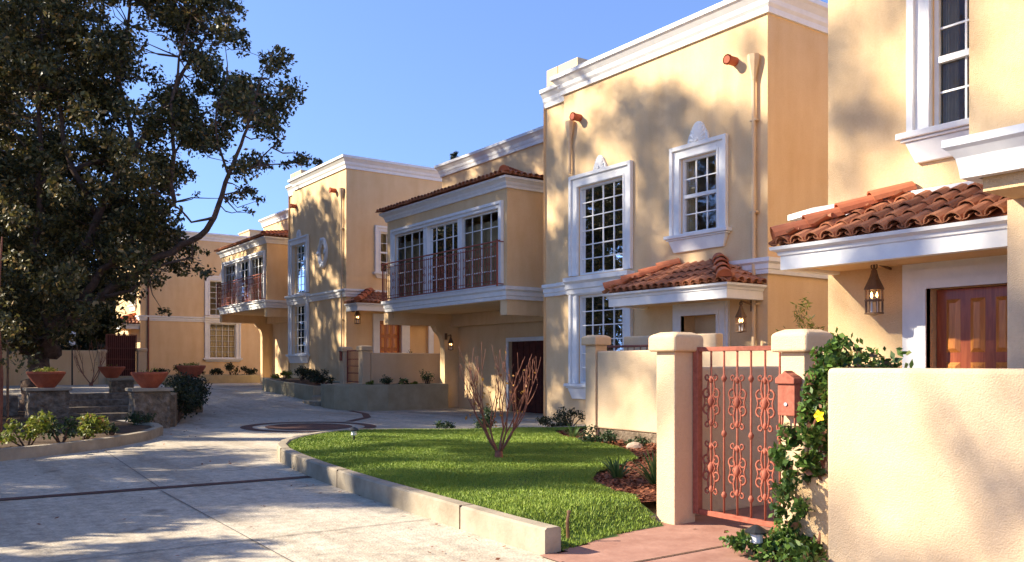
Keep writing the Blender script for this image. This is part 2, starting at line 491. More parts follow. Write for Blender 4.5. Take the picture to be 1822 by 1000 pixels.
def band(name, path, wd, z, mat):
    mb = MB(); L = []
    for (x0, y0), (x1, y1) in zip(path[:-1], path[1:]):
        n = max(1, int(math.hypot(x1-x0, y1-y0)/.5))
        for k in range(n): L.append((x0+(x1-x0)*k/n, y0+(y1-y0)*k/n))
    L.append(path[-1])
    vs = []
    for i, p in enumerate(L):
        a = L[max(0, i-1)]; b = L[min(len(L)-1, i+1)]
        t = Vector((b[0]-a[0], b[1]-a[1])).normalized(); nn = Vector((t.y, -t.x))*wd/2
        vs += [(p[0]+nn.x, p[1]+nn.y, g(p[0], p[1])+z), (p[0]-nn.x, p[1]-nn.y, g(p[0], p[1])+z)]
    mb.add(vs, [(2*i, 2*i+1, 2*i+3, 2*i+2) for i in range(len(L)-1)])
    return structure(mb.build(name, mat))
band('brick_band', [(-9, 10.55), (.84, 10.27), (4.14, 10.14)], .17, .008, M['brick'])
# brick circle set into the drive, with a pale ring and a dark brick disc
cx, cy = 7.45, 18.3
ringpts = [(cx+1.32*math.cos(a*math.pi/20), cy+1.55*math.sin(a*math.pi/20)) for a in range(41)]
band('brick_ring', ringpts, .26, .009, M['brick'])
band('brick_ring', [(cx+.82*math.cos(a*math.pi/20), cy+.98*math.sin(a*math.pi/20)) for a in range(41)], .22, .009, M['brick'])
sheet('brick_disc', [(cx+.72*math.cos(a*math.pi/16), cy+.88*math.sin(a*math.pi/16), .006) for a in range(32)], 0, M['brick'])
band('brick_band', [(8.9, 19.35), (10.0, 20.6), (10.9, 22.6), (11.35, 24.6)], .2, .009, M['brick'])
# saw-cut joints in the slab, laid on as thin dark strips
mj = noisemat('dark_joint', (.12, .11, .10), (.20, .18, .16), 5, .95, 0)
for k, (a, b) in enumerate((((-9, 3.6), (3.7, 3.2)), ((-9, 7.0), (4.0, 6.75)), ((-9, 13.6), (5.0, 13.2)), ((2.0, -6), (2.35, 10.0)), ((-2.2, -6), (-1.6, 10.2)), ((2.4, 10.3), (2.7, 15.2)))):
    band('slab_joint', [a, b], .012, .006, mj)

# =================================================================== HOUSES
def rectwalls(mb, lx, y0, y1, z0, z1, holes, depth=.16):
    """wall facing -x at lx; mb.tf maps (x,y,z)"""
    ys = sorted({y0, y1} | {h[0] for h in holes} | {h[1] for h in holes})
    zs = sorted({z0, z1} | {h[2] for h in holes} | {h[3] for h in holes})
    for a, b in zip(ys[:-1], ys[1:]):
        for c, d in zip(zs[:-1], zs[1:]):
            my, mz = (a+b)/2, (c+d)/2
            if any(h[0] < my < h[1] and h[2] < mz < h[3] for h in holes): continue
            mb.quad((lx, a, c), (lx, a, d), (lx, b, d), (lx, b, c))
    for (a, b, c, d) in holes:
        mb.quad((lx, a, c), (lx+depth, a, c), (lx+depth, a, d), (lx, a, d))
        mb.quad((lx, b, c), (lx, b, d), (lx+depth, b, d), (lx+depth, b, c))
        mb.quad((lx, a, c), (lx, b, c), (lx+depth, b, c), (lx+depth, a, c))
        mb.quad((lx, a, d), (lx+depth, a, d), (lx+depth, b, d), (lx, b, d))

def T_front(lx): return lambda u, w_, z: (lx-w_, u, z)
def T_side(ly): return lambda u, w_, z: (u, ly-w_, z)

def ring4(mb, u0, u1, z0, z1, t, w0, w1, bottom=True):
    """rectangular frame outside the opening, thickness t, from w0 to w1"""
    mb.box(u0-t, u0, w0, w1, z0-(t if bottom else 0), z1+t)
    mb.box(u1, u1+t, w0, w1, z0-(t if bottom else 0), z1+t)
    mb.box(u0, u1, w0, w1, z1, z1+t)
    if bottom: mb.box(u0, u1, w0, w1, z0-t, z0)

def window(house, tf, u0, u1, z0, z1, cols, rows, cas=.24, hung=False, crest=0, sill=0, bottom=False, groups=1, curtain='curtain', deep=.17, name='window'):
    c = MB(tf)
    ring4(c, u0, u1, z0, z1, cas, .002, .05, bottom)
    # raised outer and inner mouldings
    ro = MB(tf)
    t = .07
    for (a, b, zz0, zz1) in ((u0-cas-.012, u0-cas+t, z0-(cas if bottom else 0), z1+cas+.012), (u1+cas-t, u1+cas+.012, z0-(cas if bottom else 0), z1+cas+.012)):
        c.box(a, b, .003, .095, zz0, zz1)
    c.box(u0-cas+t, u1+cas-t, .003, .095, z1+cas-t, z1+cas+.012)
    for (a, b, zz0, zz1) in ((u0-.05, u0-.008, z0, z1+.05), (u1+.008, u1+.05, z0, z1+.05), (u0-.008, u1+.008, z1+.008, z1+.05)):
        c.box(a, b, .003, .068, zz0, zz1)
    W = c.build(name, M['trim'], house, bevel=.006, seg=1)
    f = MB(tf)
    gw = (u1-u0)/groups
    for q in range(groups):
        a, b = u0+gw*q, u0+gw*(q+1)
        t = .05
        f.box(a, a+t, -.10, -.03, z0, z1); f.box(b-t, b, -.10, -.03, z0, z1)
        f.box(a+t, b-t, -.10, -.03, z1-t, z1); f.box(a+t, b-t, -.10, -.03, z0, z0+t)
        if hung: f.box(a+t, b-t, -.098, -.02, (z0+z1)/2-.035, (z0+z1)/2+.035)
    f.build('sash', M['trim'], W)
    m = MB(tf)
    mw = .011
    for q in range(groups):
        a, b = u0+gw*q+.05, u0+gw*(q+1)-.05
        cc = cols//groups
        for k in range(1, cc):
            x = a+(b-a)*k/cc
            ww = mw if not (groups > 1 and cc % 2 == 0 and k == cc//2) else .028
            m.box(x-ww, x+ww, -.088, -.060, z0+.05, z1-.05)
        for k in range(1, rows):
            z = z0+.05+(z1-z0-.1)*k/rows
            if hung and abs(z-(z0+z1)/2) < .05: continue
            m.box(a, b, -.086, -.058, z-mw, z+mw)
    m.build('muntin', M['trim'], W)
    p = MB(tf)
    for q in range(groups):
        a, b = u0+gw*q+.05, u0+gw*(q+1)-.05
        p.quad((a, -.075, z0+.05), (b, -.075, z0+.05), (b, -.075, z1-.05), (a, -.075, z1-.05))
    p.build('pane', M['glass'], W)
    if curtain:
        k = MB(tf); n = 60
        a, b = u0-.25, u1+.25
        if curtain == 'open':
            spans = [(u0-.2, u0+(u1-u0)*.22), (u1-(u1-u0)*.22, u1+.2)]
            cm = M['drape']
        elif curtain == 'full': spans = [(a, b)]; cm = M['drape']
        else: spans = [(a, b)]; cm = M['curtain']
        for (a, b) in spans:
            vs = []
            for i in range(n+1):
                u = a+(b-a)*i/n; dd = -deep+.025*math.sin(i*1.3)+.012*math.sin(i*.53)
                vs += [(u, dd, z0-.2), (u, dd, z1+(-.22 if curtain != 'open' else .2))]
            k.add(vs, [(2*i, 2*i+2, 2*i+3, 2*i+1) for i in range(n)])
        k.build('curtain', cm, W, recalc=False)
    if sill:
        s = MB(tf)
        s.box(u0-cas-.10, u1+cas+.10, .0, .17, z0-.075, z0-.003)
        s.box(u0-cas-.06, u1+cas+.06, .0, .135, z0-.11, z0-.078)
        a, b = u0-cas+.0, u1+cas-.0
        s.add([(a-.02, .003, z0-.112), (b+.02, .003, z0-.112), (b+.02, .11, z0-.112), (a-.02, .11, z0-.112),
               (a+.08, .003, z0-.112-sill), (b-.08, .003, z0-.112-sill), (b-.08, .055, z0-.112-sill), (a+.08, .055, z0-.112-sill)],
              [(0, 1, 2, 3), (7, 6, 5, 4), (0, 4, 5, 1), (1, 5, 6, 2), (2, 6, 7, 3), (3, 7, 4, 0)])
        s.build('sill', M['trim'], W, bevel=.01, seg=2)
    if crest:
        s = MB(tf)
        cu = (u0+u1)/2; hw = crest*.62; zt = z1+cas+.0; pts = []
        for i in range(25):
            a = math.pi*i/24
            x = math.cos(a); y = math.sin(a)
            pts.append((cu+hw*(x*(.80 if abs(x) < .85 else .80+(abs(x)-.85)*1.6)), zt+crest*y**.85))
        s.extr(pts, (.0, .05))
        for i in range(0, 11):
            a = math.pi*(.04+.92*i/10)
            s.tube([(cu+.02*math.cos(a), .045, zt+.02), (cu+hw*.42*math.cos(a), .062, zt+.02+crest*.45*math.sin(a)), (cu+hw*.74*math.cos(a), .045, zt+.02+crest*.84*math.sin(a))], [.03, hw*.13, hw*.155], 8)
        s.tube([(cu-hw*.95, .05, zt+.01), (cu+hw*.95, .05, zt+.01)], .024, 7)
        s.tube([(cu, .04, zt+.05), (cu, .11, zt+.05)], [.06, .035], 9)
        s.build('crest', M['trim'], W)
    return W

CORN = lambda z0, z1, p: [(-.05, z0), (.05, z0), (.06, z0+(z1-z0)*.22), (.42*p, z0+(z1-z0)*.34), (.5*p, z0+(z1-z0)*.52), (.80*p, z0+(z1-z0)*.72), (p, z0+(z1-z0)*.80), (p, z1), (-.05, z1)]
BAND = lambda z0, z1, p: [(-.05, z0), (.4*p, z0), (.45*p, z0+(z1-z0)*.25), (.62*p, z0+(z1-z0)*.32), (.62*p, z0+(z1-z0)*.62), (p, z0+(z1-z0)*.75), (p, z1), (-.05, z1)]

def tile_run(mb, origin, ud, sd, width, length, inside=None, r=.088, pitch=.19, step=.30, jit=.01):
    """barrel tiles: ud along the eave, sd up the slope"""
    ud = Vector(ud).normalized(); sd = Vector(sd).normalized(); nd = ud.cross(sd)
    if nd.z < 0: nd = -nd
    O = Vector(origin); nc = max(1, int(width/pitch)); rows = max(1, int(length/step+.5))
    sg = 7
    for j in range(rows):
        for i in range(nc):
            cu = (i+.5)*width/nc; s0 = j*step-.05; s1 = s0+step+.07
            if inside and not inside(cu, s0+step*.5): continue
            lift0 = .028+random.uniform(-jit, jit); lift1 = .006
            tw_ = random.uniform(-.012, .012)
            for conv in (1, 0):
                vs = []
                off = 0 if conv else width/nc/2
                rr = r if conv else r*.80
                for (ss, ra, lf, dxx) in ((s0, rr*1.08, lift0, 0), (s1, rr*.88, lift1, tw_)):
                    for t_ in (0, 1):
                        for k in range(sg):
                            a = math.pi*k/(sg-1)
                            q = ra-(.014 if t_ else 0)
                            h = math.sin(a)*q*(1 if conv else -.55)+(0 if conv else .035)
                            vs.append(O+ud*(cu+off+dxx+math.cos(a)*q)+sd*ss+nd*(lf+h))
                fs = []
                S = sg
                for k in range(sg-1):
                    fs.append((k, k+1, 2*S+k+1, 2*S+k))
                    fs.append((S+k, 3*S+k, 3*S+k+1, S+k+1))
                    fs.append((k, S+k, S+k+1, k+1))
                    fs.append((2*S+k, 2*S+k+1, 3*S+k+1, 3*S+k))
                fs += [(0, 2*S, 3*S, S), (sg-1, S+sg-1, 3*S+sg-1, 2*S+sg-1)]
                mb.add([tuple(v) for v in vs], fs)

def cap_run(mb, a, b, r=.12, step=.36):
    a = Vector(a); b = Vector(b); L = (b-a).length; n = max(2, int(L/step)); d = (b-a)/n
    t = d.normalized(); sidev = t.cross(Vector((0, 0, 1))).normalized(); up = sidev.cross(t)
    if up.z < 0: up = -up
    sg = 9
    for i in range(n):
        p0 = a+d*i-t*.05; p1 = a+d*(i+1)+t*.04; vs = []
        for (p, ra, lf) in ((p0, r*1.12, .045), (p1, r*.9, .012)):
            for tk in (0, .018):
                for k in range(sg):
                    an = math.pi*k/(sg-1)
                    vs.append(p+sidev*math.cos(an)*(ra-tk)+up*(lf+math.sin(an)*(ra-tk)))
        S = sg; fs = []
        for k in range(sg-1):
            fs += [(k, k+1, 2*S+k+1, 2*S+k), (S+k, 3*S+k, 3*S+k+1, S+k+1), (k, S+k, S+k+1, k+1), (2*S+k, 2*S+k+1, 3*S+k+1, 3*S+k)]
        fs += [(0, 2*S, 3*S, S), (sg-1, S+sg-1, 3*S+sg-1, 2*S+sg-1)]
        mb.add([tuple(v) for v in vs], fs)
    # plug at the low end
    c = a-t*.035+up*.045; m = 10
    vs = [c-t*.0+sidev*math.cos(math.pi*k/m)*r*1.0+up*math.sin(math.pi*k/m)*r*1.0 for k in range(m+1)]
    mb.add([tuple(v) for v in vs]+[tuple(v+t*.03) for v in vs], [tuple(range(m+1)), tuple(range(m+1, 2*m+2))[::-1]]+[(k, k+m+1, k+m+2, k+1) for k in range(m)])

def hip_canopy(house, tf, u0, u1, z, proj, rise, lefthip=True, righthip=True, wallplane=0., soff=None, name='entry_canopy', tiletop=None):
    """canopy against a wall; (u,w,z) with w outward; hip at both ends"""
    c = MB(tf)
    h = .27
    path = [(u0, 0), (u0, proj), (u1, proj), (u1, 0)]
    # fascia
    outer = MB(tf)
    pr = [(-.12, z), (0, z), (0, z+h*.60), (.02, z+h*.62), (.03, z+h*.76), (.085, z+h*.86), (.095, z+h), (-.12, z+h)]
    pr2 = [(-o, zz) for o, zz in pr]
    outer.sweep(path, pr2)
    C = outer.build(name, M['trim'], house)
    s = MB(tf); s.box(u0+.11, u1-.11, .0, proj-.11, z+.035, z+.075); s.box(u0+.02, u1-.02, 0, proj-.02, z+h-.03, z+h+.02)
    s.build('soffit', M['stucco'], C)
    e = z+h+.02
    t = MB(tf)
    L = math.hypot(proj+.04, rise)
    k_ = (proj+.04)/L
    def front_in(u, s_):
        x = s_*k_
        if lefthip and u > (u1-u0)-x*1.0+.05: return False
        if righthip and u < x*1.0-.05: return False
        return True
    tile_run(t, (u0, proj+.04, e), (1, 0, 0), (0, -(proj+.04), rise), u1-u0, L, front_in)
    # sloping underlay so nothing shows through
    rr = (proj+.04)
    ul = MB(tf)
    A = (u0, rr, e); B = (u1, rr, e); Cc = (u1-(rr if lefthip else 0), 0, e+rise); D = (u0+(rr if righthip else 0), 0, e+rise)
    vs = [A, B, Cc, D, (u0, 0, e), (u1, 0, e)]
    ul.add(vs, [(0, 1, 2, 3), (0, 3, 4), (1, 5, 2), (0, 4, 5, 1), (4, 3, 2, 5)])
    ul.build('underlay', M['tilelip'], C)
    if righthip:
        tile_run(t, (u0-.02, 0, e), (0, 1, 0), (rr, 0, rise), rr, L, lambda u, s_: u > -.05 and u < (rr-s_*k_)+.05)
    if lefthip:
        tile_run(t, (u1+.02, 0, e), (0, 1, 0), (-rr, 0, rise), rr, L, lambda u, s_: u < (rr-s_*k_)+.05)
    t.build('tile_roof', M['tile'], C, recalc=True)
    for on_, ua, ub in ((righthip, u0+.02, u0+rr), (lefthip, u1-.02, u1-rr)):
        if on_:
            cp = MB(tf); cap_run(cp, (ua, rr, e+.05), (ub, .02, e+rise+.06), .13)
            cp.build('hip_cap', M['tilelip'], C)
    fl = MB(tf); fl.box(u0+(rr*.8 if righthip else 0), u1-(rr*.8 if lefthip else 0), 0, .05, e+rise+.03, e+rise+.10)
    return C

def downspout(house, x, y, z0, z1):
    m = MB(); m.tube([(x, y, z0), (x, y, z1-.42)], .038, 8)
    m.lathe([(.045, -.46), (.05, -.40), (.115, -.10), (.12, 0), (.10, 0), (.04, -.2)], 8, (x, y, z1))
    for z in np.arange(z0+.8, z1-1, 1.7): m.box(x-.03, x+.07, y-.075, y+.075, z, z+.03)
    return m.build('downspout', M['stucco_wall'], house)

def scupper(house, x, y, z):
    m = MB(); m.tube([(x+.1, y, z), (x-.2, y, z), (x-.2, y, z), (x-.24, y, z)], [.085, .085, .098, .098], 14, caps=False)
    m.tube([(x-.24, y, z), (x-.12, y, z)], [.075, .07], 14, caps=True)
    return m.build('scupper_pipe', M['clay'], house)

def scroll(mb, c, r, a0, turns, tf2, rad=.008, seg=5, sgn=1, n=14, shrink=.35):
    pts = []
    for i in range(n+1):
        t = i/n; a = a0+sgn*turns*2*math.pi*t; q = r*(1-(1-shrink)*t)
        pts.append(tf2(c[0]+q*math.cos(a), c[1]+q*math.sin(a)))
    mb.tube(pts, [rad*(1-.3*i/n) for i in range(n+1)], seg)

def railing(house, lx, y0, y1, z0, z1):
    r = MB()
    r.tube([(lx, y0-.12, z1), (lx, y1+.12, z1)], .022, 6); r.tube([(lx, y0, z1-.12), (lx, y1, z1-.12)], .012, 5)
    r.tube([(lx, y0, z0+.05), (lx, y1, z0+.05)], .018, 6); r.tube([(lx, y0, z0+.14), (lx, y1, z0+.14)], .011, 5)
    for y in (y0, y1):
        r.box(lx-.02, lx+.02, y-.02, y+.02, z0, z1+.05)
        r.tube([(lx, y, z1), (lx+.2, y, z1)], .015, 5); r.tube([(lx, y, z0+.06), (lx+.2, y, z0+.06)], .015, 5)
    RO = r.build('balcony_railing', M['iron'], house)
    a = MB(); a.tube([(0, 0, 0), (0, 0, z1-z0-.14)], .0085, 5)
    A = None
    b = MB(); b.tube([(0, 0, 0), (0, 0, z1-z0-.14)], .010, 5)
    H = z1-z0-.14
    tf2 = lambda u, z: (0, u, z)
    for s_ in (-1, 1):
        for zc, fl in ((H*.30, 1), (H*.72, -1), (H*.52, 1)):
            scroll(b, (s_*.055, zc), .05, -s_*fl*1.2, .85, tf2, .007, 4, s_*fl)
    B = None; n = int((y1-y0)/.125)
    for k in range(1, n):
        y = y0+(y1-y0)*k/n; loc = (lx, y, z0+.07)
        if k % 3 == 0:
            if B is None: B = b.build('scroll_baluster', M['iron'], RO, loc=loc)
            else: child_copy(B, RO, loc)
        else:
            if A is None: A = a.build('baluster', M['iron'], RO, loc=loc)
            else: child_copy(A, RO, loc)
    return RO

def panel_door(house, tf, u0, u1, z0, z1, w0, cols=2, rows=4, name='door', mat='door', pm='doorpanel'):
    d = MB(tf); d.box(u0, u1, w0-.05, w0, z0, z1)
    D = d.build(name, M[mat], house)
    p = MB(tf); st = .11
    pw = (u1-u0-st*(cols+1))/cols; ph = (z1-z0-st*(rows+1))/rows
    for i in range(cols):
        for j in range(rows):
            a = u0+st+i*(pw+st); c = z0+st+j*(ph+st)
            n = 4; q = .045
            vs = [(a, w0+.001, c), (a+pw, w0+.001, c), (a+pw, w0+.001, c+ph), (a, w0+.001, c+ph),
                  (a+q, w0+.03, c+q), (a+pw-q, w0+.03, c+q), (a+pw-q, w0+.03, c+ph-q), (a+q, w0+.03, c+ph-q)]
            p.add(vs, [(4, 5, 6, 7), (0, 1, 5, 4), (1, 2, 6, 5), (2, 3, 7, 6), (3, 0, 4, 7)])
    p.build('door_panel', M[pm], D)
    k = MB(tf); k.lathe([(.004, 0), (.03, .01), (.035, .03), (.02, .05), (.004, .055)], 10, (0, 0, 0))
    kk = MB(); 
    return D

def house(label, TX, Y0, z0, tw=6.73, dx=10., bl=15.4, w1=True, w2=True, side=None, wreath=False, portal=True, canopy='front', bay=True, jog=True, body=True, base=-1.0, scup=(.75, 5.33), spouts=((.26, 0), (5.62, 5.9))):
    Hs = empty('stucco_house', (TX, Y0, z0), label, 'house', 'stucco townhouses in a row')
    ZC = 7.83
    fh = []; sh = []
    if w1: fh += [(3.82, 5.37, 3.47, 5.53), (3.82, 5.37, .95, 3.0)]
    if w2 is True: fh += [(1.17, 2.13, 4.02, 5.55)]
    if w2 == 'hung0': fh += [(4.44, 5.40, 4.02, 5.55)]
    if portal == 'front': fh += [(1.14, 2.06, 0, 2.37)]
    if portal == 'door0': fh += [(4.5, 5.43, 0, 2.24)]
    jy = tw-.80 if jog else tw
    wl = MB()
    rectwalls(wl, 0, 0, jy, base, ZC, fh)
    # left corner strip, set back a little
    if jog:
        wl.quad((0, jy, base), (0, jy, ZC), (.07, jy, ZC), (.07, jy, base))
        wl.quad((.07, jy, base), (.07, jy, ZC-.1), (.07, tw, ZC-.1), (.07, tw, base))
    wl.quad((0, tw, base), (0, tw, ZC), (dx, tw, ZC), (dx, tw, base))
    # -y side
    tfS = lambda x, y, z: (y, x, z)
    ws = MB(tfS)
    if side == 'door': sh += [(1.39, 2.3, 4.04, 5.58), (1.35, 2.30, 0, 2.2), (2.65, 3.5, 0, 2.05)]
    if side == 'windows': sh += [(3.82, 5.37, 3.47, 5.53), (3.82, 5.37, .95, 3.0)]
    rectwalls(ws, 0, 0, dx, base, ZC, sh)
    wl.v, off = wl.v+ws.v, len(wl.v); wl.f += [tuple(i+off for i in f) for f in ws.f]
    wl.quad((dx, 0, base), (dx, bl, base), (dx, bl, ZC), (dx, 0, ZC))
    if body:
        zb_ = 3.0 if bay else base
        wl.quad((2.26, tw, zb_), (2.26, tw, ZC), (2.26, bl, ZC), (2.26, bl, zb_))
        wl.quad((2.26, bl, base), (2.26, bl, ZC), (dx, bl, ZC), (dx, bl, base))
    WALL = wl.build('wall', M['stucco'], Hs, recalc=False)
    # roofs
    r = MB(); r.box(.05, dx-.05, .05, tw-.05, ZC+.3, ZC+.42)
    if body: r.box(2.3, dx-.05, tw-.045, bl-.05, ZC+.3, ZC+.42)
    r.build('roof', M['roofing'], Hs)
    c = MB(); c.sweep([(.07, tw+.0), (.07, jy)] if jog else [(0, tw), (0, jy)], CORN(ZC-.12, ZC+.30, .2))
    c.sweep([(dx, 0), (0, 0), (0, jy), (.3, jy)][::-1], CORN(ZC, ZC+.45, .24))
    if body:
        c.sweep([(2.26, tw), (2.26, bl), (dx, bl)][::-1], CORN(ZC, ZC+.40, .2))
    c.build('cornice', M['trim'], Hs)
    if jog:
        b = MB(); b.box(.08, 1.1, jy-.42, jy+.33, ZC+.26, ZC+.82); b.box(.08, 1.1, jy+.35, tw-.02, ZC+.26, ZC+.82)
        b.build('parapet_block', M['stucco_wall'], Hs, bevel=.015)
    # storey band
    c = MB()
    c.sweep([(dx, 0), (0, 0), (0, jy), (.07, jy), (.07, tw)][::-1], BAND(3.06, 3.35, .13))
    if w1:
        c.sweep([(-.02, 3.50), (-.02, 5.69)][::-1], BAND(3.04, 3.42, .21))
    if side == 'windows': c.sweep([(5.69, -.02), (3.50, -.02)][::-1], BAND(3.04, 3.42, .21))
    c.build('storey_band', M['trim'], Hs)
    tF = T_front(0); tS = T_side(0)
    if w1:
        window(Hs, tF, 3.82, 5.37, 3.47, 5.53, 4, 6, .27, crest=.33)
        window(Hs, tF, 3.82, 5.37, .95, 3.0, 4, 6, .27, sill=.25)
    if w2 is True: window(Hs, tF, 1.17, 2.13, 4.02, 5.55, 3, 4, .25, hung=True, crest=.42, sill=.24, curtain='open', name='window')
    if w2 == 'hung0': window(Hs, tF, 4.44, 5.40, 4.02, 5.55, 3, 4, .25, hung=True, crest=.42, sill=.24, curtain='open')
    if side == 'windows':
        window(Hs, tS, 3.82, 5.37, 3.47, 5.53, 4, 6, .27, crest=.33, curtain=None)
        window(Hs, tS, 3.82, 5.37, .95, 3.0, 4, 6, .27, sill=.1, curtain='curtain')
    if side == 'door':
        window(Hs, tS, 1.39, 2.3, 4.04, 5.58, 3, 4, .22, hung=True, sill=.12, curtain='open')
        p = MB(tS); ring4(p, 1.35, 2.30, 0, 2.2, .26, .0, .07, False); ring4(p, 2.65+.001, 3.5, 0, 2.05, .22, -.003, .06, False)
        p.build('door_surround', M['trim'], Hs)
        panel_door(Hs, tS, 1.36, 2.29, .02, 2.19, -.13, 3, 4)
        q = MB(); q.quad((2.6, .16, 0), (3.6, .16, 0), (3.6, .16, 2.1), (2.6, .16, 2.1)); q.build('niche', M['stucco'], Hs)
    if portal == 'front':
        p = MB(tF)
        for (t, w_) in ((.26, .06), (.20, .085), (.07, .105)): ring4(p, 1.14, 2.06, 0, 2.37, t, .0, w_, False)
        p.build('door_surround', M['trim'], Hs)
        q = MB(); q.box(.162, .32, .95, 1.135, -.1, 2.6); q.box(.32, .42, .95, 2.4, -.1, 2.6); q.box(.162, .32, 2.065, 2.3, -.1, 2.6); q.box(.162, .32, 1.1, 2.1, 2.375, 2.6)
        q.box(.162, .32, 1.135, 2.065, -.1, .0)
        q.build('entry_niche', M['stucco'], Hs)
        panel_door(Hs, T_front(0), 1.145, 1.24, .02, 2.15, -.2, 1, 4)
    if portal == 'door0':
        p = MB(tF)
        for (t, w_) in ((.30, .05), (.22, .075), (.10, .10)): ring4(p, 4.5, 5.43, 0, 2.24, t, .0, w_, False)
        p.build('door_surround', M['trim'], Hs)
        panel_door(Hs, tF, 4.51, 5.42, .02, 2.23, -.12, 3, 3)
    if wreath:
        m = MB(T_front(0)); n = 32
        for rr_, rad in ((.44, .075), (.33, .05)):
            pts = []
            for i in range(n+1):
                a = 2*math.pi*i/n; q = rr_*(1+.10*abs(math.cos(2*a)))
                pts.append((2.1+q*.78*math.cos(a), .03, 4.9+q*1.1*math.sin(a)))
            m.tube(pts, rad, 8)
        for i in range(4):
            a = math.pi/2*i
            m.tube([(2.1+.44*.78*math.cos(a), .0, 4.9+.5*math.sin(a)), (2.1+.44*.78*math.cos(a), .13, 4.9+.5*math.sin(a))], .085, 8)
        m.build('wreath_medallion', M['trim'], Hs, smooth=True)
    for y in scup: scupper(Hs, 0, y, 7.15)
    for y, zb in spouts: downspout(Hs, -.07, y, zb, 7.12)
    # entry canopy
    if canopy == 'front': hip_canopy(Hs, T_front(0), .10, 3.22, 2.58, 1.0, .50)
    if canopy == 'front0': hip_canopy(Hs, T_front(0), 4.12, 6.68, 2.50, 1.0, .50, True, False)
    if canopy == 'side': hip_canopy(Hs, T_side(0), .0, 2.9, 2.50, .95, .46)
    if bay:
        X0 = -.14; ya, yb = 8.1, 14.8
        b = MB()
        rectwalls(b, X0, ya, yb, 3.06, 6.0, [(8.42, 14.25, 3.45, 5.48)])
        b.box(X0+.17, 2.25, ya, ya+.12, 2.68, 6.0); b.quad((X0, ya, 3.06), (X0+.17, ya, 3.06), (X0+.17, ya, 6.0), (X0, ya, 6.0))
        b.box(X0, X0+.17, ya+.001, ya+.3, 2.68, 3.058)
        b.box(X0+.17, 2.25, yb-.12, yb, 2.9, 6.0); b.quad((X0, yb, 3.06), (X0, yb, 6.0), (X0+.17, yb, 6.0), (X0+.17, yb, 3.06))
        b.quad((X0+.001, ya, 3.07), (2.25, ya, 3.07), (2.25, yb, 3.07), (X0+.001, yb, 3.07))
        b.quad((X0+.03, ya, 6.0), (2.25, ya, 6.0), (2.25, yb, 6.0), (X0+.03, yb, 6.0))
        B = b.build('bay', M['stucco'], Hs)
        # end beam with an arched brace, pier and garage front
        e = MB(T_side(14.75)); pts = [(X0, 2.68), (X0, 3.06), (3.0, 3.06), (3.0, base), (1.98, base), (1.98, 1.9)]
        for i in range(1, 8):
            a = math.pi/2*i/8; pts.append((1.98-.33*(1-math.cos(a)), 1.9+.6*math.sin(a)+.0))
        pts += [(1.6, 2.68)]
        e.extr(pts, (-.3, 0)); e.build('end_pier', M['stucco'], Hs)
        gf = MB(); gf.box(2.20, 2.48, tw+.05, 14.74, 2.66, 3.06)
        rectwalls(gf, 2.52, tw+.05, 14.74, base, 2.9, [(8.0, 11.75, base, 2.1)], .15)
        gf.build('garage_front', M['stucco'], Hs)
        gt = MB(lambda u, w_, z: (2.50-w_, u, z)); ring4(gt, 8.0, 11.75, base, 2.1, .12, .0, .03, False); gt.build('garage_trim', M['trim'], Hs)
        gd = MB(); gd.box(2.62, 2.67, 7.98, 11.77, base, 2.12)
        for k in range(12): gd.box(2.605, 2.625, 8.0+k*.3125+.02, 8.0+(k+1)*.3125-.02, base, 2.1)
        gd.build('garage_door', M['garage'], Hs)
        c = MB(); c.sweep([(2.2, ya), (X0, ya), (X0, yb), (2.2, yb)][::-1], BAND(3.08, 3.42, .15))
        c.sweep([(2.2, ya), (X0, ya), (X0, yb), (2.2, yb)][::-1], CORN(5.97, 6.25, .2))
        c.build('bay_moulding', M['trim'], B)
        window(Hs, T_front(X0), 8.42, 14.25, 3.45, 5.48, 12, 5, .17, groups=3, deep=.22, curtain='full', name='bay_window')
        # wider posts between the three lights
        for k in (1, 2):
            p = MB(T_front(X0))
            y = 8.42+(14.25-8.42)*k/3; p.box(y-.11, y+.11, -.11, .03, 3.45, 5.48)
            p.build('window_post', M['trim'], Hs)
        railing(Hs, X0-.24, 8.20, 14.65, 3.42, 4.58)
        t = MB(); rise = .58; run = 2.5; L = math.hypot(run, rise); kk = run/L
        def fin(u, s_): return u > s_*kk-.05 and u < (yb-ya+.4)-s_*kk*.0+.05
        tile_run(t, (X0-.24, ya-.2, 6.27), (0, 1, 0), (run, 0, rise), yb-ya+.4, L, fin)
        tile_run(t, (2.26, ya-.2, 6.27), (-1, 0, 0), (0, run, rise), run, L, lambda u, s_: u < run-s_*kk+.05)
        ul = MB(); A = (X0-.22, ya-.18, 6.26); Bp = (X0-.22, yb+.18, 6.26); Cp = (2.26, yb+.18, 6.26+rise); Dp = (2.26, ya-.18+run, 6.26+rise); E_ = (2.26, ya-.18, 6.26); F_ = (2.26, yb+.18, 6.26)
        ul.add([A, Bp, Cp, Dp, E_, F_], [(0, 1, 2, 3), (0, 3, 4), (0, 4, 5, 1), (4, 3, 2, 5), (1, 5, 2)]); ul.build('underlay', M['tilelip'], B)
        t.build('tile_roof', M['tile'], B)
        cp = MB(); cap_run(cp, (X0-.2, ya-.16, 6.32), (X0-.2+run, ya-.16+run, 6.32+rise)); cp.build('hip_cap', M['tilelip'], B)
    return Hs

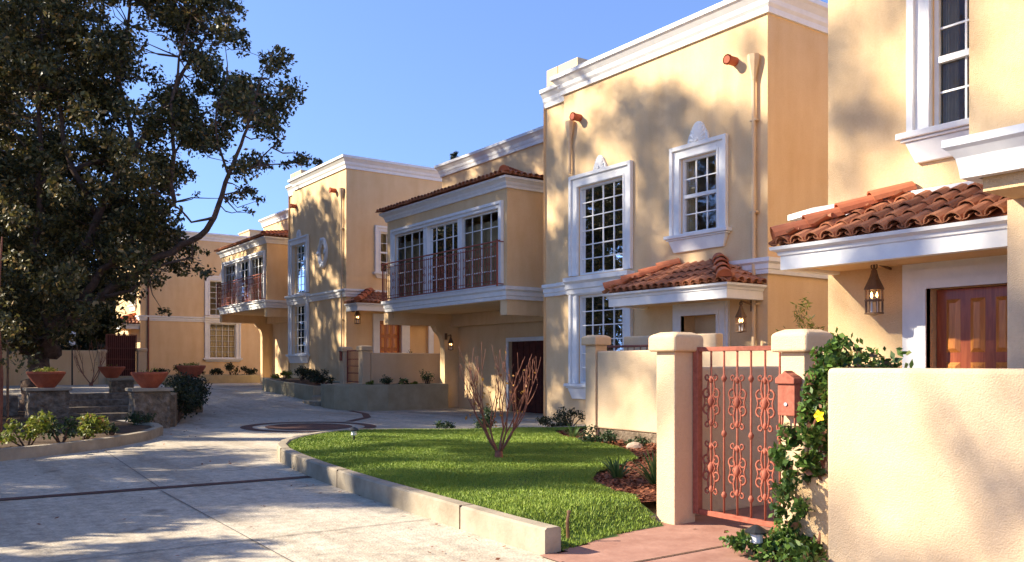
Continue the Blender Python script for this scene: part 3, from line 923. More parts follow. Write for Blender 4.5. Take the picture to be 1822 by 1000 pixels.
house('ochre house in the middle with balcony bay, downspouts and a tiled entry canopy', 12.94, 10.11, 0, side=None, portal='front')
house('ochre house further along the drive with a white wreath medallion high on its wall', 13.53, 29.65, .86, tw=5.85, w2=False, side='door', wreath=True, portal=None, canopy='side', scup=(.95, 4.95), spouts=((.26, -.3),))
H0 = house('nearest cream house at the right edge with carved red wooden door', 9.40, -.30, 0, w1=False, w2='hung0', portal='door0', canopy='front0', bay=False, jog=False, body=False, bl=6.73, base=-.3, scup=(), spouts=())
H4 = house('farthest orange stucco house behind the big tree with rooftop chimney box', 11.0, 51.5, .80, side='windows', w1=False, w2=True, portal=None, canopy='front', bay=False, scup=(), spouts=(), jog=False)
m = MB(); m.box(6.6, 8.5, 1.2, 3.2, 8.1, 8.86); m.box(6.55, 8.55, 1.15, 3.25, 8.86, 8.93)
m.build('chimney_box', M['stucco_wall'], H4)
m = MB(); m.tube([(.42, -.07, -.2), (.42, -.07, 7.6)], .05, 8); m.build('downspout', M['irondark'], H4)
# projecting bay of the nearest house
b = MB(); b.box(-1.8, .6, -6, 4.10, 3.08, 6.4)
B0 = b.build('bay', M['stucco'], H0)
b = MB(); b.sweep([(.0, 4.10), (-1.8, 4.10), (-1.8, -6)], CORN(3.02, 3.36, .16)); b.build('bay_moulding', M['trim'], B0)
b = MB(); b.box(-1.72, .6, -6, 4.02, 2.9, 3.08); b.build('soffit', M['stucco'], B0)
b = MB(); b.box(-1.15, -.02, 3.90, 4.08, -.1, 2.9); b.build('pier', M['stucco_wall'], H0)
b = MB(); b.box(-1.18, -1.06, 3.60, 3.895, -.1, 2.5); b.build('pier_trim', M['trim'], H0)

# =================================================================== KERBS, LAWN, PATHS
KERB = [(3.84, 4.98), (3.84, 5.5), (3.87, 6.2), (3.91, 6.9), (3.97, 8.2), (4.04, 9.1), (4.13, 10.0), (4.25, 10.9), (4.42, 11.9), (4.62, 12.6), (4.95, 13.3), (5.42, 13.9), (6.0, 14.42), (6.45, 14.66), (6.95, 14.70), (7.8, 14.3), (8.65, 13.6), (10.2, 13.0), (11.2, 12.75)]
m = MB(); m.sweep(KERB, [(0, -.1), (0, .185), (.018, .2), (.13, .2), (.15, .185), (.15, -.1)])
structure(m.build('kerb', M['concrete']))
jm = MB()
for (x, y, tx, ty_) in ((3.868, 6.2, .05, 1), (4.04, 9.1, .1, 1), (4.42, 11.9, .2, 1)):
    v_ = Vector((tx, ty_)).normalized(); nx, ny = v_.y, -v_.x
    for (o0, o1, za, zb) in ((-.003, .004, 0, .196), (-.003, .135, .192, .2025)):
        cn = [(x+nx*o+v_.x*t, y+ny*o+v_.y*t) for o, t in ((o0, -.006), (o1, -.006), (o1, .006), (o0, .006))]
        jm.prism(cn, za, zb)
structure(jm.build('kerb_joint', M['soil']))
LAWN = KERB + [(11.0, 12.6), (9.6, 12.2), (8.95, 11.1), (8.75, 10.0), (8.35, 8.9), (7.75, 8.1), (7.1, 7.75), (6.45, 7.4), (5.9, 6.85), (5.62, 6.2), (5.6, 5.9), (5.42, 5.6), (5.36, 5.28), (4.7, 5.2)]
def lz(x, y):
    e = smooth01((y-5.15-(x-4)*.06)/.55)
    return .012+.165*e+.02*smooth01((x-6)/4)
_st = .1
LAWN2 = []
for i, p in enumerate(KERB):
    a = KERB[max(0, i-1)]; b_ = KERB[min(len(KERB)-1, i+1)]; t_ = Vector((b_[0]-a[0], b_[1]-a[1])).normalized()
    LAWN2.append((p[0]+t_.y*.085, p[1]-t_.x*.085))
LAWN2 += LAWN[len(KERB):]
structure(grid('lawn', [3.84+_st*i for i in range(76)], [4.95+_st*i for i in range(103)], lz, None, lambda x, y: inpoly(x, y, LAWN2)).build('lawn', M['grassbase'], recalc=False, smooth=True))
def grassmesh(name, poly, zf, n, mat, h=.032):
    xs = [p[0] for p in poly]; ys = [p[1] for p in poly]
    rng = np.random.default_rng(5); P = []
    A = np.array(poly)
    while len(P) < n:
        x = rng.uniform(min(xs), max(xs), 40000); y = rng.uniform(min(ys), max(ys), 40000)
        ins = np.zeros(len(x), bool); j = len(A)-1
        for i in range(len(A)):
            xi, yi = A[i]; xj, yj = A[j]
            c = ((yi > y) != (yj > y)) & (x < (xj-xi)*(y-yi)/(yj-yi+1e-12)+xi); ins ^= c; j = i
        # thin out with distance: blades far away are smaller than a pixel
        keep = ins & (rng.uniform(0, 1, len(x)) < np.clip(1.35-(y-5)/11, .32, 1))
        P += list(zip(x[keep], y[keep]))
    P = np.array(P[:n]); k = len(P)
    z = np.array([zf(a, b) for a, b in P])
    ang = rng.uniform(0, 2*np.pi, k)
    patch = .75+.35*np.sin(P[:, 0]*2.1+np.sin(P[:, 1]*1.3)*2)*np.cos(P[:, 1]*1.7)
    hh = h*rng.uniform(.55, 1.2, k)*patch; lean = rng.normal(0, .45, (k, 2))*hh[:, None]
    w_ = .0036*rng.uniform(.8, 1.5, k)*(1+(P[:, 1]-5)*.14)
    dxv = np.stack([np.cos(ang)*w_, np.sin(ang)*w_], 1)
    V = np.zeros((k, 3, 3)); V[:, 0, :2] = P-dxv; V[:, 1, :2] = P+dxv; V[:, 2, :2] = P+lean
    V[:, 0, 2] = z-.004; V[:, 1, 2] = z-.004; V[:, 2, 2] = z+hh
    return rawmesh(name, V.reshape(-1, 3), 3, mat)
def rawmesh(name, V, k, mat, parent=None):
    n = len(V)//k
    me = bpy.data.meshes.new(name)
    me.vertices.add(len(V)); me.vertices.foreach_set('co', np.asarray(V, np.float32).ravel())
    me.loops.add(len(V)); me.loops.foreach_set('vertex_index', np.arange(len(V), dtype=np.int32))
    me.polygons.add(n); me.polygons.foreach_set('loop_start', np.arange(0, n*k, k, dtype=np.int32))
    me.update(calc_edges=True)
    me.materials.append(mat)
    o = bpy.data.objects.new(name, me); COL.objects.link(o)
    if parent is not None: o.parent = parent
    return o
GP_ = []
for i, p in enumerate(KERB):
    a = KERB[max(0, i-1)]; b_ = KERB[min(len(KERB)-1, i+1)]; t_ = Vector((b_[0]-a[0], b_[1]-a[1])).normalized()
    GP_.append((p[0]+t_.y*.165, p[1]-t_.x*.165))
tag(grassmesh('grass', GP_+LAWN[len(KERB):], lz, 190000, M['blade']), 'short mown green grass on the kidney shaped lawn', 'grass', kind='stuff')

MULCH = [(5.5, 5.7), (5.62, 6.2), (5.9, 6.85), (6.45, 7.4), (7.1, 7.75), (7.75, 8.1), (8.35, 8.9), (8.75, 10.0), (8.95, 11.1), (9.6, 12.2), (11.0, 12.6), (12.9, 13.1), (12.9, 11.0), (9.6, 11.0), (9.55, 5.72)]
def mz(x, y): return .145+.02*math.sin(x*3)*math.sin(y*2.4)
structure(grid('mulch_bed', [5.4+.15*i for i in range(51)], [5.6+.15*i for i in range(53)], mz, None, lambda x, y: inpoly(x, y, MULCH)).build('mulch_bed', M['mulch'], recalc=False, smooth=True))
rng = np.random.default_rng(9)
def chips(name, poly, zf, n, size):
    xs = [p[0] for p in poly]; ys = [p[1] for p in poly]; V = []
    while len(V) < n:
        x, y = rng.uniform(min(xs), max(xs)), rng.uniform(min(ys), max(ys))
        if not inpoly(x, y, poly): continue
        a = rng.uniform(0, 6.28); l = size*rng.uniform(.6, 1.5); t = rng.uniform(-.5, .5); wd = l*.35
        d = np.array([math.cos(a)*l, math.sin(a)*l, t*l]); e = np.array([-math.sin(a)*wd, math.cos(a)*wd, rng.uniform(-.4, .4)*wd])
        c = np.array([x, y, zf(x, y)+.012+rng.uniform(0, .02)])
        V.append([c-d-e, c+d-e, c+d+e, c-d+e])
    return rawmesh(name, np.array(V).reshape(-1, 3), 4, M['chip'])
tag(chips('bark_chips', MULCH, mz, 9000, .028), 'red brown bark chips scattered over the planting bed', 'mulch', kind='stuff')
# reddish walk to the gate and the paved court behind it
sheet('walkway', [(3.66, -3, .012), (3.70, 3.0, .012), (3.78, 4.97, .012), (4.7, 5.2, .012), (5.36, 5.3, .012), (5.6, 5.62, .012), (9.4, 5.62, .012), (9.4, -3, .012)], 0, M['walk'])
band('walk_joint', [(3.9, 4.4), (9.3, 4.4)], .02, .018, M['soil'])
band('walk_joint', [(3.9, 3.4), (5.0, 3.4)], .02, .018, M['soil'])
# stake in the lawn edge
m = MB(); m.tube([(4.28, 5.25, 0), (4.27, 5.25, .16), (4.285, 5.25, .235)], [.014, .013, .011], 7)
m.tube([(4.285, 5.25, .232), (4.287, 5.25, .25)], [.017, .015], 7)
tag(m.build('irrigation_stake', M['bronze']), 'short rusty stake at the near edge of the lawn', 'stake')

# =================================================================== GATE, PILLARS, WALLS
def pillar(x0, x1, y0, y1, z0, zt, label, cap=.055, caph=.17, grp='plastered gate pillars'):
    P = empty('gate_pillar', ((x0+x1)/2, (y0+y1)/2, z0), label, 'pillar', grp)
    hx, hy, h = (x1-x0)/2, (y1-y0)/2, zt-z0
    m = MB(); m.box(-hx, hx, -hy, hy, -.05, h-caph); m.build('shaft', M['stucco_wall'], P, bevel=.009)
    m = MB(); a, b = hx+cap, hy+cap
    m.add([(-a, -b, h-caph), (a, -b, h-caph), (a, b, h-caph), (-a, b, h-caph), (-a, -b, h-.03), (a, -b, h-.03), (a, b, h-.03), (-a, b, h-.03),
           (-a*.6, -b*.6, h), (a*.6, -b*.6, h), (a*.6, b*.6, h), (-a*.6, b*.6, h)],
          [(3, 2, 1, 0), (8, 9, 10, 11)]+[(i, (i+1) % 4, 4+(i+1) % 4, 4+i) for i in range(4)]+[(4+i, 4+(i+1) % 4, 8+(i+1) % 4, 8+i) for i in range(4)])
    m.build('cap', M['stucco_wall'], P, bevel=.022, seg=3)
    return P
pillar(5.45, 5.71, 5.235, 5.455, 0, 1.68, 'cream plastered pillar on the hinge side of the open scrolled gate')
pillar(5.40, 5.63, 3.89, 4.10, 0, 1.66, 'cream plastered pillar carrying the red brown letterbox')
def wallbox(x0, x1, y0, y1, z0, z1, label, name='garden_wall', mat='stucco_wall', bev=.03):
    m = MB(); m.box(x0, x1, y0, y1, z0, z1)
    return tag(m.build(name, M[mat], bevel=bev, seg=3), label, 'wall')
wallbox(4.95, 5.20, -4.5, 3.40, -.05, 1.375, 'big blank cream garden wall filling the lower right corner')
wallbox(5.64, 9.39, 5.46, 5.66, .0, 1.38, 'low cream court wall seen through the bars of the near gate')
wallbox(9.5, 9.7, 6.45, 10.9, .33, 1.62, 'cream garden wall above the red bark bed left of the near gate')
wallbox(9.53, 9.68, 6.45, 10.9, -.05, .325, 'dark recessed footing under the cream wall by the bark bed', mat='stone', bev=.01)
pillar(9.47, 9.73, 10.9, 11.16, .0, 1.89, 'slim cream pillar at the end of the wall behind the bark bed')
wallbox(11.3, 11.5, 9.9, 12.2, 0, 1.93, 'short beige court wall below the tiled canopy of the middle house')
wallbox(5.21, 5.39, 3.55, 3.85, -.05, .62, 'tan stub of wall hidden behind the flowering climber', mat='stucco')

# ornamental gate, closed towards the near pillar, hinged on the far one
G = empty('iron_gate', (5.70, 5.20, .09), 'rust red scrolled wrought iron gate between two cream pillars', 'gate')
GL = 1.16; GH = 1.46
ty = lambda u: -u       # u runs from the hinge towards the near pillar (-y)
m = MB()
m.box(-.032, .032, -.03, .03, 0, GH); m.box(-.02, .02, -GL, -GL+.04, 0, GH)
m.box(-.021, .021, -GL+.041, -.031, GH-.04, GH-.001); m.box(-.021, .021, -GL+.041, -.031, .0, .045)
m.build('gate_frame', M['iron'], G, bevel=.004, seg=1)
for z in (.16, 1.30):
    h = MB(); h.box(-.02, .02, .031, .075, z-.03, z+.03); h.tube([(0, .06, z-.06), (0, .06, z+.06)], .018, 8); h.build('hinge', M['iron'], G)
tg = lambda u, z: (0, ty(u), z)
def bar():
    b = MB(); b.tube([(0, 0, .045), (0, 0, GH-.04)], .0095, 6); return b
kb = bar()
for z in (GH-.27, GH*.5-.01, .20):
    kb.lathe([(.010, -.03), (.02, -.012), (.024, 0), (.02, .012), (.010, .03)], 8, (0, 0, z))
plain = None; sb = None
def scroll_bar():
    b = bar()
    for zc in (GH*.70-.03, GH*.30-.02):
        H = .37
        for s_ in (-1, 1):
            T = lambda u, z: (0, u, z)
            scroll(b, (s_*.052, zc+.062), .046, R(90), .95, T, .0095, 5, -s_ if s_ > 0 else 1, 16, .3)
            scroll(b, (s_*.052, zc-.066), .046, R(-90), .95, T, .0095, 5, s_ if s_ > 0 else -1, 16, .3)
            b.tube([(0, 0, zc+H*.58), (0, s_*.03, zc+H*.50), (0, s_*.040, zc+H*.30), (0, s_*.02, zc+H*.12), (0, s_*.045, zc), (0, s_*.02, zc-H*.12), (0, s_*.04, zc-H*.30), (0, s_*.03, zc-H*.50), (0, 0, zc-H*.58)], .0085, 5)
            scroll(b, (s_*.045, zc+H*.56), .028, R(-90), .8, T, .0085, 5, s_, 10, .4)
            scroll(b, (s_*.045, zc-H*.56), .028, R(90), .8, T, .0085, 5, -s_, 10, .4)
            b.tube([(0, s_*.088, zc+.06), (0, s_*.070, zc), (0, s_*.088, zc-.07)], .0075, 5)
        b.lathe([(.01, -.05), (.028, -.015), (.03, .015), (.01, .05)], 8, (0, 0, zc))
        b.lathe([(.01, -.03), (.02, 0), (.01, .03)], 8, (0, 0, zc+H*.5)); b.lathe([(.01, -.03), (.02, 0), (.01, .03)], 8, (0, 0, zc-H*.5))
    return b
us = [.155+.142*k for k in range(7)]
for k, u in enumerate(us):
    loc = (0, -u, 0)
    if k % 2 == 0:
        if sb is None: sb = scroll_bar().build('scrolled_bar', M['iron'], G, loc=loc, smooth=True)
        else: child_copy(sb, G, loc)
    else:
        if plain is None: plain = kb.build('knuckled_bar', M['iron'], G, loc=loc, smooth=True)
        else: child_copy(plain, G, loc)
m = MB(); m.box(-.05, .03, -GL+.0, -GL+.10, .80, .92); m.lathe([(.02, 0), (.03, .02), (.02, .04)], 8, (-.07, -GL+.05, .86)); m.build('latch', M['irondark'], G, bevel=.004, seg=1)

# letterbox on the near pillar
L = empty('letterbox', (5.392, 3.99, 1.02), 'rust red wall letterbox with arched top and curled hooks beneath', 'mailbox')
m = MB(lambda u, w_, z: (-w_, u, z))
pts = [(-.075, 0), (.075, 0), (.075, .27)]+[(.075*math.cos(a)*(1.0), .27+.045*math.sin(a)) for a in [math.pi*k/10 for k in range(1, 10)]]+[(-.075, .27)]
m.extr(pts, (.0, .075)); m.build('box_body', M['iron'], L, bevel=.006, seg=2)
m = MB(lambda u, w_, z: (-w_, u, z))
pts = [(-.085, .235), (.085, .235), (.085, .275), (.05, .30), (.02, .315), (0, .335), (-.02, .315), (-.05, .30), (-.085, .275)]
m.extr(pts, (.0, .095)); m.build('lid', M['iron'], L, bevel=.006, seg=2)
m = MB(); m.tube([(-.076, 0, .085), (-.083, 0, .085)], .014, 10); m.build('keyhole', M['chrome'], L)
for s_ in (-1, 1):
    m = MB()
    m.tube([(-.04, s_*.055, .0), (-.045, s_*.055, -.06), (-.045, s_*.06, -.10), (-.045, s_*.08, -.12), (-.045, s_*.10, -.105), (-.045, s_*.10, -.075)], .009, 6)
    m.build('hook', M['iron'], L)

# garden gate rail of the middle house
F = empty('garden_handrail', (10.6, 10.2, 0), 'dark red iron handrail behind the cream wall of the middle house', 'handrail')
m = MB(); m.tube([(0, 0, .1), (0, 0, 1.66), (0, .08, 1.72), (0, 1.9, 1.72)], .022, 6); m.tube([(0, 0, 1.2), (0, 1.9, 1.2)], .015, 6); m.tube([(0, 1.9, .1), (0, 1.9, 1.72)], .022, 6); m.build('rail', M['irondark'], F)
m = None
for k in range(1, 12):
    if m is None:
        m = MB(); m.tube([(0, 0, 1.2), (0, 0, 1.72)], .009, 5); m = m.build('baluster', M['irondark'], F, loc=(0, .16*k, 0))
    else: child_copy(m, F, (0, .16*k, 0))

# ------------------------------------------------------------------ lanterns
def lantern(loc, label, rz=0, s=1.0, hang=.20):
    L = empty('wall_lantern', loc, label, 'lantern', 'copper carriage lanterns', rz)
    # local: wall in +x direction, lantern body centred at origin, top of hood at z .25
    m = MB(); m.tube([(.34*s, 0, .30*s), (.1*s, 0, .34*s), (0, 0, .36*s), (0, 0, .27*s)], [.014*s]*4, 6)
    m.box(.325*s, .35*s, -.05*s, .05*s, .18*s, .42*s)
    t = []
    for k in range(13):
        a = 2*math.pi*k/12; t.append((0, .035*s*math.cos(a), .31*s+.035*s*math.sin(a)))
    m.tube(t, .009*s, 6); m.build('bracket', M['bronze'], L)
    m = MB(); m.lathe([(.03*s, .27*s), (.035*s, .24*s), (.05*s, .19*s), (.10*s, .08*s), (.108*s, .06*s), (.10*s, .06*s), (.045*s, .17*s)], 8, (0, 0, 0)); m.build('hood', M['bronze'], L)
    m = MB()
    for k in range(8):
        a = 2*math.pi*k/8; x, y = .09*s*math.cos(a), .09*s*math.sin(a)
        m.tube([(x, y, -.20*s), (x, y, .07*s)], .006*s, 5)
    for z in (-.20, -.06, .06):
        m.lathe([(.086*s, -.008*s), (.098*s, -.008*s), (.098*s, .008*s), (.086*s, .008*s)], 12, (0, 0, z*s))
    m.lathe([(.01*s, -.225*s), (.09*s, -.205*s), (.09*s, -.195*s), (.01*s, -.195*s)], 12)
    m.build('cage', M['bronze'], L)
    for q in (-.03, .03):
        m = MB(); m.tube([(0, q*s, -.19*s), (0, q*s, -.03*s)], .011*s, 6); c = m.build('candle', M['trim'], L)
        m = MB(); m.lathe([(.004*s, -.03*s), (.013*s, -.012*s), (.011*s, .01*s), (.002*s, .035*s)], 8, (0, q*s, 0)); m.build('bulb', M['flame'], c)
    return L
lantern((9.06, 5.60, 2.19), 'copper caged lantern under the tiled canopy of the nearest house', 0, 1.05)
lantern((12.55, 10.40, 2.20), 'copper lantern hanging beneath the tiled canopy of the middle house', 0, 1.0)
lantern((13.80, 29.25, 3.14), 'small lit lantern beneath the canopy of the house with the wreath', R(90), 1.15)
lantern((14.96, 24.54, 2.06), 'small pale lantern on the pier of the garage passage', R(90), .9)
lantern((10.7, 54.2, 3.0), 'small lantern beside the entry of the farthest house', 0, 1.1)

# ------------------------------------------------------------------ planters, terraces, court of the wreath house
def planter(name, poly, zt, label, mat='planter', th=.16, z0=-.3, soil=True):
    P = empty(name, (poly[0][0], poly[0][1], 0), label, 'planter')
    ox, oy = poly[0]
    pl = [(x-ox, y-oy) for x, y in poly]
    m = MB(); zt_ = zt if hasattr(zt, '__call__') else (lambda x, y: zt)
    m.sweep(pl, [(0, z0), (0, 1), (-th, 1), (-th, z0)], closed=True)
    # replace marker height by the real top
    m.v = [(v[0], v[1], zt_(v[0]+ox, v[1]+oy) if v[2] == 1 else v[2]) for v in m.v]
    m.build('planter_wall', M[mat], P, bevel=.012, seg=1)
    s = MB(); s.add([(x, y, zt_(x+ox, y+oy)-.06) for x, y in pl], [tuple(range(len(pl)))]); s.build('planter_soil', M['soil'], P)
    return P
ARC = [(11.62+1.05*math.cos(a), 25.6+1.05*math.sin(a)) for a in [math.pi+R(10)*k for k in range(1, 9)]]
planter('concrete_planter', [(14.80, 24.50), (14.80, 26.0), (12.7, 26.0), (11.0, 26.4), (10.75, 26.2)]+ARC+[(13.2, 24.42)][::1], .75, 'curved olive concrete planter below the court wall of the wreath house') if False else None
pp = [(14.82, 24.45), (14.82, 25.95), (12.35, 25.95), (11.15, 26.4), (11.05, 25.9), (11.15, 25.35), (11.45, 24.9), (11.95, 24.6), (12.6, 24.47)]
pp = pp[::-1]
def orient(p):
    a = sum(p[i][0]*p[(i+1) % len(p)][1]-p[(i+1) % len(p)][0]*p[i][1] for i in range(len(p)))
    return p if a > 0 else p[::-1]
planter('concrete_planter', orient(pp), .75, 'round cornered olive concrete planter below the low court wall')
planter('concrete_planter', orient([(11.35, 27.5), (13.5, 27.5), (13.5, 33.5), (11.7, 33.5), (11.35, 31.8)]), lambda x, y: .66+.035*(y-27.5), 'long mossy planter in front of the wreath medallion facade')
# steps up to the small gate
S = empty('garden_steps', (11.3, 26.9, 0), 'pale concrete steps between the two planters by the small gate', 'steps')
for k in range(4):
    m = MB(); m.box(-.35+.32*k, .75+.32*k, -.48, .55, -.2, .14+.155*k+.05); m.build('step', M['concrete'], S, bevel=.01, seg=1)
sheet('terrace', [(12.3, 25.9, .70), (12.3, 29.66, .70), (18, 29.66, .70), (18, 25.9, .70)], 0, M['concrete'])
wallbox(12.75, 17.8, 25.98, 26.16, .4, 1.78, 'low cream court wall behind the concrete planter and young plants')
pillar(12.42, 12.72, 25.96, 26.26, .5, 2.02, 'small cream pillar between the low court wall and the little gate')
pillar(12.42, 12.70, 27.45, 27.75, .5, 2.0, 'small cream pillar against the corner of the wreath house')
pillar(12.42, 12.9, 27.9, 29.6, .5, 1.9, 'x') if False else None
def bargate(loc, rz, wd, ht, label):
    g_ = empty('iron_gate', loc, label, 'gate', None, rz)
    m = MB(); m.box(-.02, .02, 0, .04, 0, ht); m.box(-.02, .02, wd-.04, wd, 0, ht)
    m.box(-.018, .018, .041, wd-.041, ht-.04, ht); m.box(-.018, .018, .041, wd-.041, .02, .06); m.box(-.015, .015, .041, wd-.041, ht*.5, ht*.5+.03)
    m.build('gate_frame', M['irondark'], g_)
    b = None; n = int(wd/.09)
    for k in range(1, n):
        if b is None:
            b = MB(); b.tube([(0, 0, .03), (0, 0, ht)], .011, 5)
            for zc in (ht*.3, ht*.72):
                for s_ in (-1, 1): scroll(b, (s_*.03, zc), .03, 0, .8, lambda u, z: (0, u, z), .007, 4, s_, 8)
            b = b.build('gate_bar', M['irondark'], g_, loc=(0, wd*k/n, 0))
        else: child_copy(b, g_, (0, wd*k/n, 0))
    return g_
bargate((12.55, 26.30, .76), 0, 1.12, 1.12, 'small dark red iron gate up the steps by the wreath house')
m = MB(); m.box(12.36, 12.418, 27.53, 27.66, 1.52, 1.84); m.box(12.35, 12.417, 27.52, 27.67, 1.80, 1.86)
tag(m.build('letterbox', M['iron'], bevel=.01, seg=1), 'tiny orange red letterbox on the pillar of the small far gate', 'mailbox')

# far end: entrance court of the farthest house
planter('concrete_planter', orient([(8.6, 47.2), (16.8, 47.2), (16.8, 51.4), (8.6, 51.4)]), .80, 'low kerb planter along the foot of the farthest house')
wallbox(-2.5, 8.25, 48.0, 48.25, .2, 2.10, 'long shaded garden wall behind the big tree and clay bowls', mat='stucco')
pillar(8.25, 8.6, 47.95, 48.3, .3, 2.15, 'shaded pillar on the left of the tall dark far gate')
pillar(10.15, 10.55, 47.95, 48.3, .3, 2.25, 'orange lit pillar between the tall dark gate and the farthest house')
FG = bargate((8.62, 48.12, .35), R(-90), 1.5, 2.6, 'tall dark gate in shade left of the farthest house')
m = MB(); m.box(-.03, -.022, .045, 1.455, .06, 2.55); m.build('backing_panel', M['garage'], FG)
lp = empty('garden_lamp', (6.9, 47.0, g(7, 47)), 'white globe lamp on a short post before the long shaded wall', 'lamp')
m = MB(); m.tube([(0, 0, 0), (0, 0, 1.95)], [.04, .03], 8); m.build('lamp_post', M['black'], lp)
m = MB(); m.lathe([(.02, 1.95), (.13, 2.0), (.14, 2.02), (.13, 2.35), (.10, 2.37), (.02, 2.4)], 10); m.build('lamp_cage', M['trim'], lp)
m = MB(); m.lathe([(.02, 2.40), (.20, 2.41), (.21, 2.5), (.15, 2.62), (.02, 2.72)], 12); m.build('lamp_hood', M['trim'], lp, smooth=True)

# left-hand beds, stone piers and clay bowls
BK = [(-6, 11.5), (-1.5, 12.9), (1.1, 14.35), (2.2, 15.0), (2.95, 15.7), (3.7, 16.7), (4.25, 17.9), (4.4, 19.0), (4.2, 19.6)]
m = MB(); m.sweep(BK, [(-.0, -.1), (0, .17), (-.14, .17), (-.14, -.1)]); structure(m.build('kerb', M['concrete']))
sheet('planting_soil', [(p[0]-.1, p[1]+.1, .12) for p in BK]+[(3.9, 24, .12), (2, 33, .12), (-14, 33, .12), (-14, 11, .12)], 0, M['soil'])
def bowl(loc, s, label, plants='leaf_bright', n=120):
    B = empty('clay_bowl', loc, label, 'planter bowl', 'shallow terracotta bowls')
    m = MB(); m.lathe([(.01, 0), (.17*s, 0), (.19*s, .02), (.30*s, .16*s), (.385*s, .30*s), (.40*s, .31*s), (.405*s, .36*s), (.37*s, .365*s), (.35*s, .31*s), (.01, .30*s)], 24)
    m.build('bowl_body', M['clay'], B, smooth=False)
    leaves('bowl_plants', [(0, 0, .37*s, .26*s, .10*s)], n, .05*s, M[plants], B)['kind'] = 'stuff'
    return B
def leaves(name, blobs, n, size, mat, parent=None, seed=1, asp=.5, shell=.25):
    """blobs (x,y,z,rx,rz): leaf-sized quads filling flattened balls; n leaves in all"""
    r_ = np.random.default_rng(seed+int(abs(blobs[0][0])*97)+n)
    B = np.array(blobs, float); vol = B[:, 3]**2*B[:, 4]; vol = vol**(.75); pr = vol/vol.sum()
    idx = r_.choice(len(B), n, p=pr); b = B[idx]
    d = r_.normal(size=(n, 3)); d /= np.linalg.norm(d, axis=1)[:, None]
    q = r_.uniform(shell, 1, n)**.6
    c = b[:, :3]+d*np.stack([b[:, 3], b[:, 3], b[:, 4]], 1)*(q*r_.uniform(.85, 1.15, n))[:, None]
    t = r_.normal(size=(n, 3))+d*.6; t[:, 2] -= .25; t /= np.linalg.norm(t, axis=1)[:, None]
    nn = r_.normal(size=(n, 3)); nn[:, 2] += .7
    s_ = np.cross(t, nn); s_ /= np.linalg.norm(s_, axis=1)[:, None]
    L_ = (size*r_.uniform(.6, 1.35, n))[:, None]
    V = np.zeros((n, 4, 3)); V[:, 0] = c-t*L_*.5; V[:, 1] = c+s_*L_*asp*.5; V[:, 2] = c+t*L_*.5; V[:, 3] = c-s_*L_*asp*.5
    return rawmesh(name, V.reshape(-1, 3), 4, mat, parent)

def pier(x0, x1, y0, y1, z0, z1, label, capm='concrete'):
    P = empty('stone_pier', ((x0+x1)/2, (y0+y1)/2, z0), label, 'pier')
    hx, hy = (x1-x0)/2, (y1-y0)/2
    bm = bmesh.new(); bmesh.ops.create_cube(bm, size=1)
    bmesh.ops.scale(bm, vec=(2*hx, 2*hy, z1-z0-.07), verts=bm.verts)
    bmesh.ops.translate(bm, vec=(0, 0, (z1-z0-.07)/2), verts=bm.verts)
    bmesh.ops.subdivide_edges(bm, edges=bm.edges, cuts=9, use_grid_fill=True)
    for v in bm.verts:
        v.co.x += random.uniform(-.022, .022); v.co.y += random.uniform(-.022, .022)
    me = bpy.data.meshes.new('pier_body'); bm.to_mesh(me); bm.free(); me.materials.append(M['stone'])
    o = bpy.data.objects.new('pier_body', me); COL.objects.link(o); o.parent = P
    m = MB(); m.box(-hx-.06, hx+.06, -hy-.06, hy+.06, z1-z0-.07, z1-z0); m.build('coping', M['concrete'], P, bevel=.012)
    return P
pier(4.1, 4.82, 19.68, 20.33, 0, .88, 'rubble stone pier beside the drive under the largest clay bowl')
bowl((4.47, 20.01, .88), .95, 'red clay bowl on the stone pier nearest the drive', n=60)
pier(2.45, 3.3, 22.9, 23.6, 0, .84, 'wide shaded stone pier at the left under a planted bowl')
bowl((2.85, 23.2, .84), 1.05, 'clay bowl crowded with green plants on the left stone pier', n=500)
pier(5.5, 6.15, 29.6, 30.2, .1, .95, 'stone pier in shade between the left bowls')
bowl((5.55, 30.0, .96), 1.0, 'shallow clay bowl half in shade between two stone piers', n=40)
pier(6.55, 7.1, 25.3, 25.9, .0, 1.0, 'dark stone pier at the back end of the hedge', )
bowl((6.85, 25.6, 1.0), 1.0, 'clay bowl of yellow green plants at the back end of the hedge', n=260)
st = empty('stone_steps', (3.4, 23.4, 0), 'shaded stone steps climbing between the bowl piers', 'steps')
for k in range(4):
    m = MB(); m.box(-.1, 1.8, .6*k, .6*k+.64, 0, .16+.15*k); m.build('step', M['stone'], st, bevel=.012, seg=1)
wl2 = MB(); wl2.add([(4.75, 20.1, 0), (5.0, 20.0, 0), (6.6, 25.2, 0), (6.3, 25.3, 0), (4.75, 20.1, .72), (5.0, 20.0, .72), (6.6, 25.2, .80), (6.3, 25.3, .80)],
               [(3, 2, 1, 0), (4, 5, 6, 7), (0, 1, 5, 4), (1, 2, 6, 5), (2, 3, 7, 6), (3, 0, 4, 7)])
tag(wl2.build('stone_wall', M['stone']), 'low dark rubble wall running back from the nearest stone pier', 'wall')
wl3 = MB(); wl3.box(-6, 2.4, 24.6, 24.9, 0, .62)
tag(wl3.build('stone_wall', M['stone'], bevel=.02), 'shaded rubble wall at the far left behind the bright shrubs', 'wall')

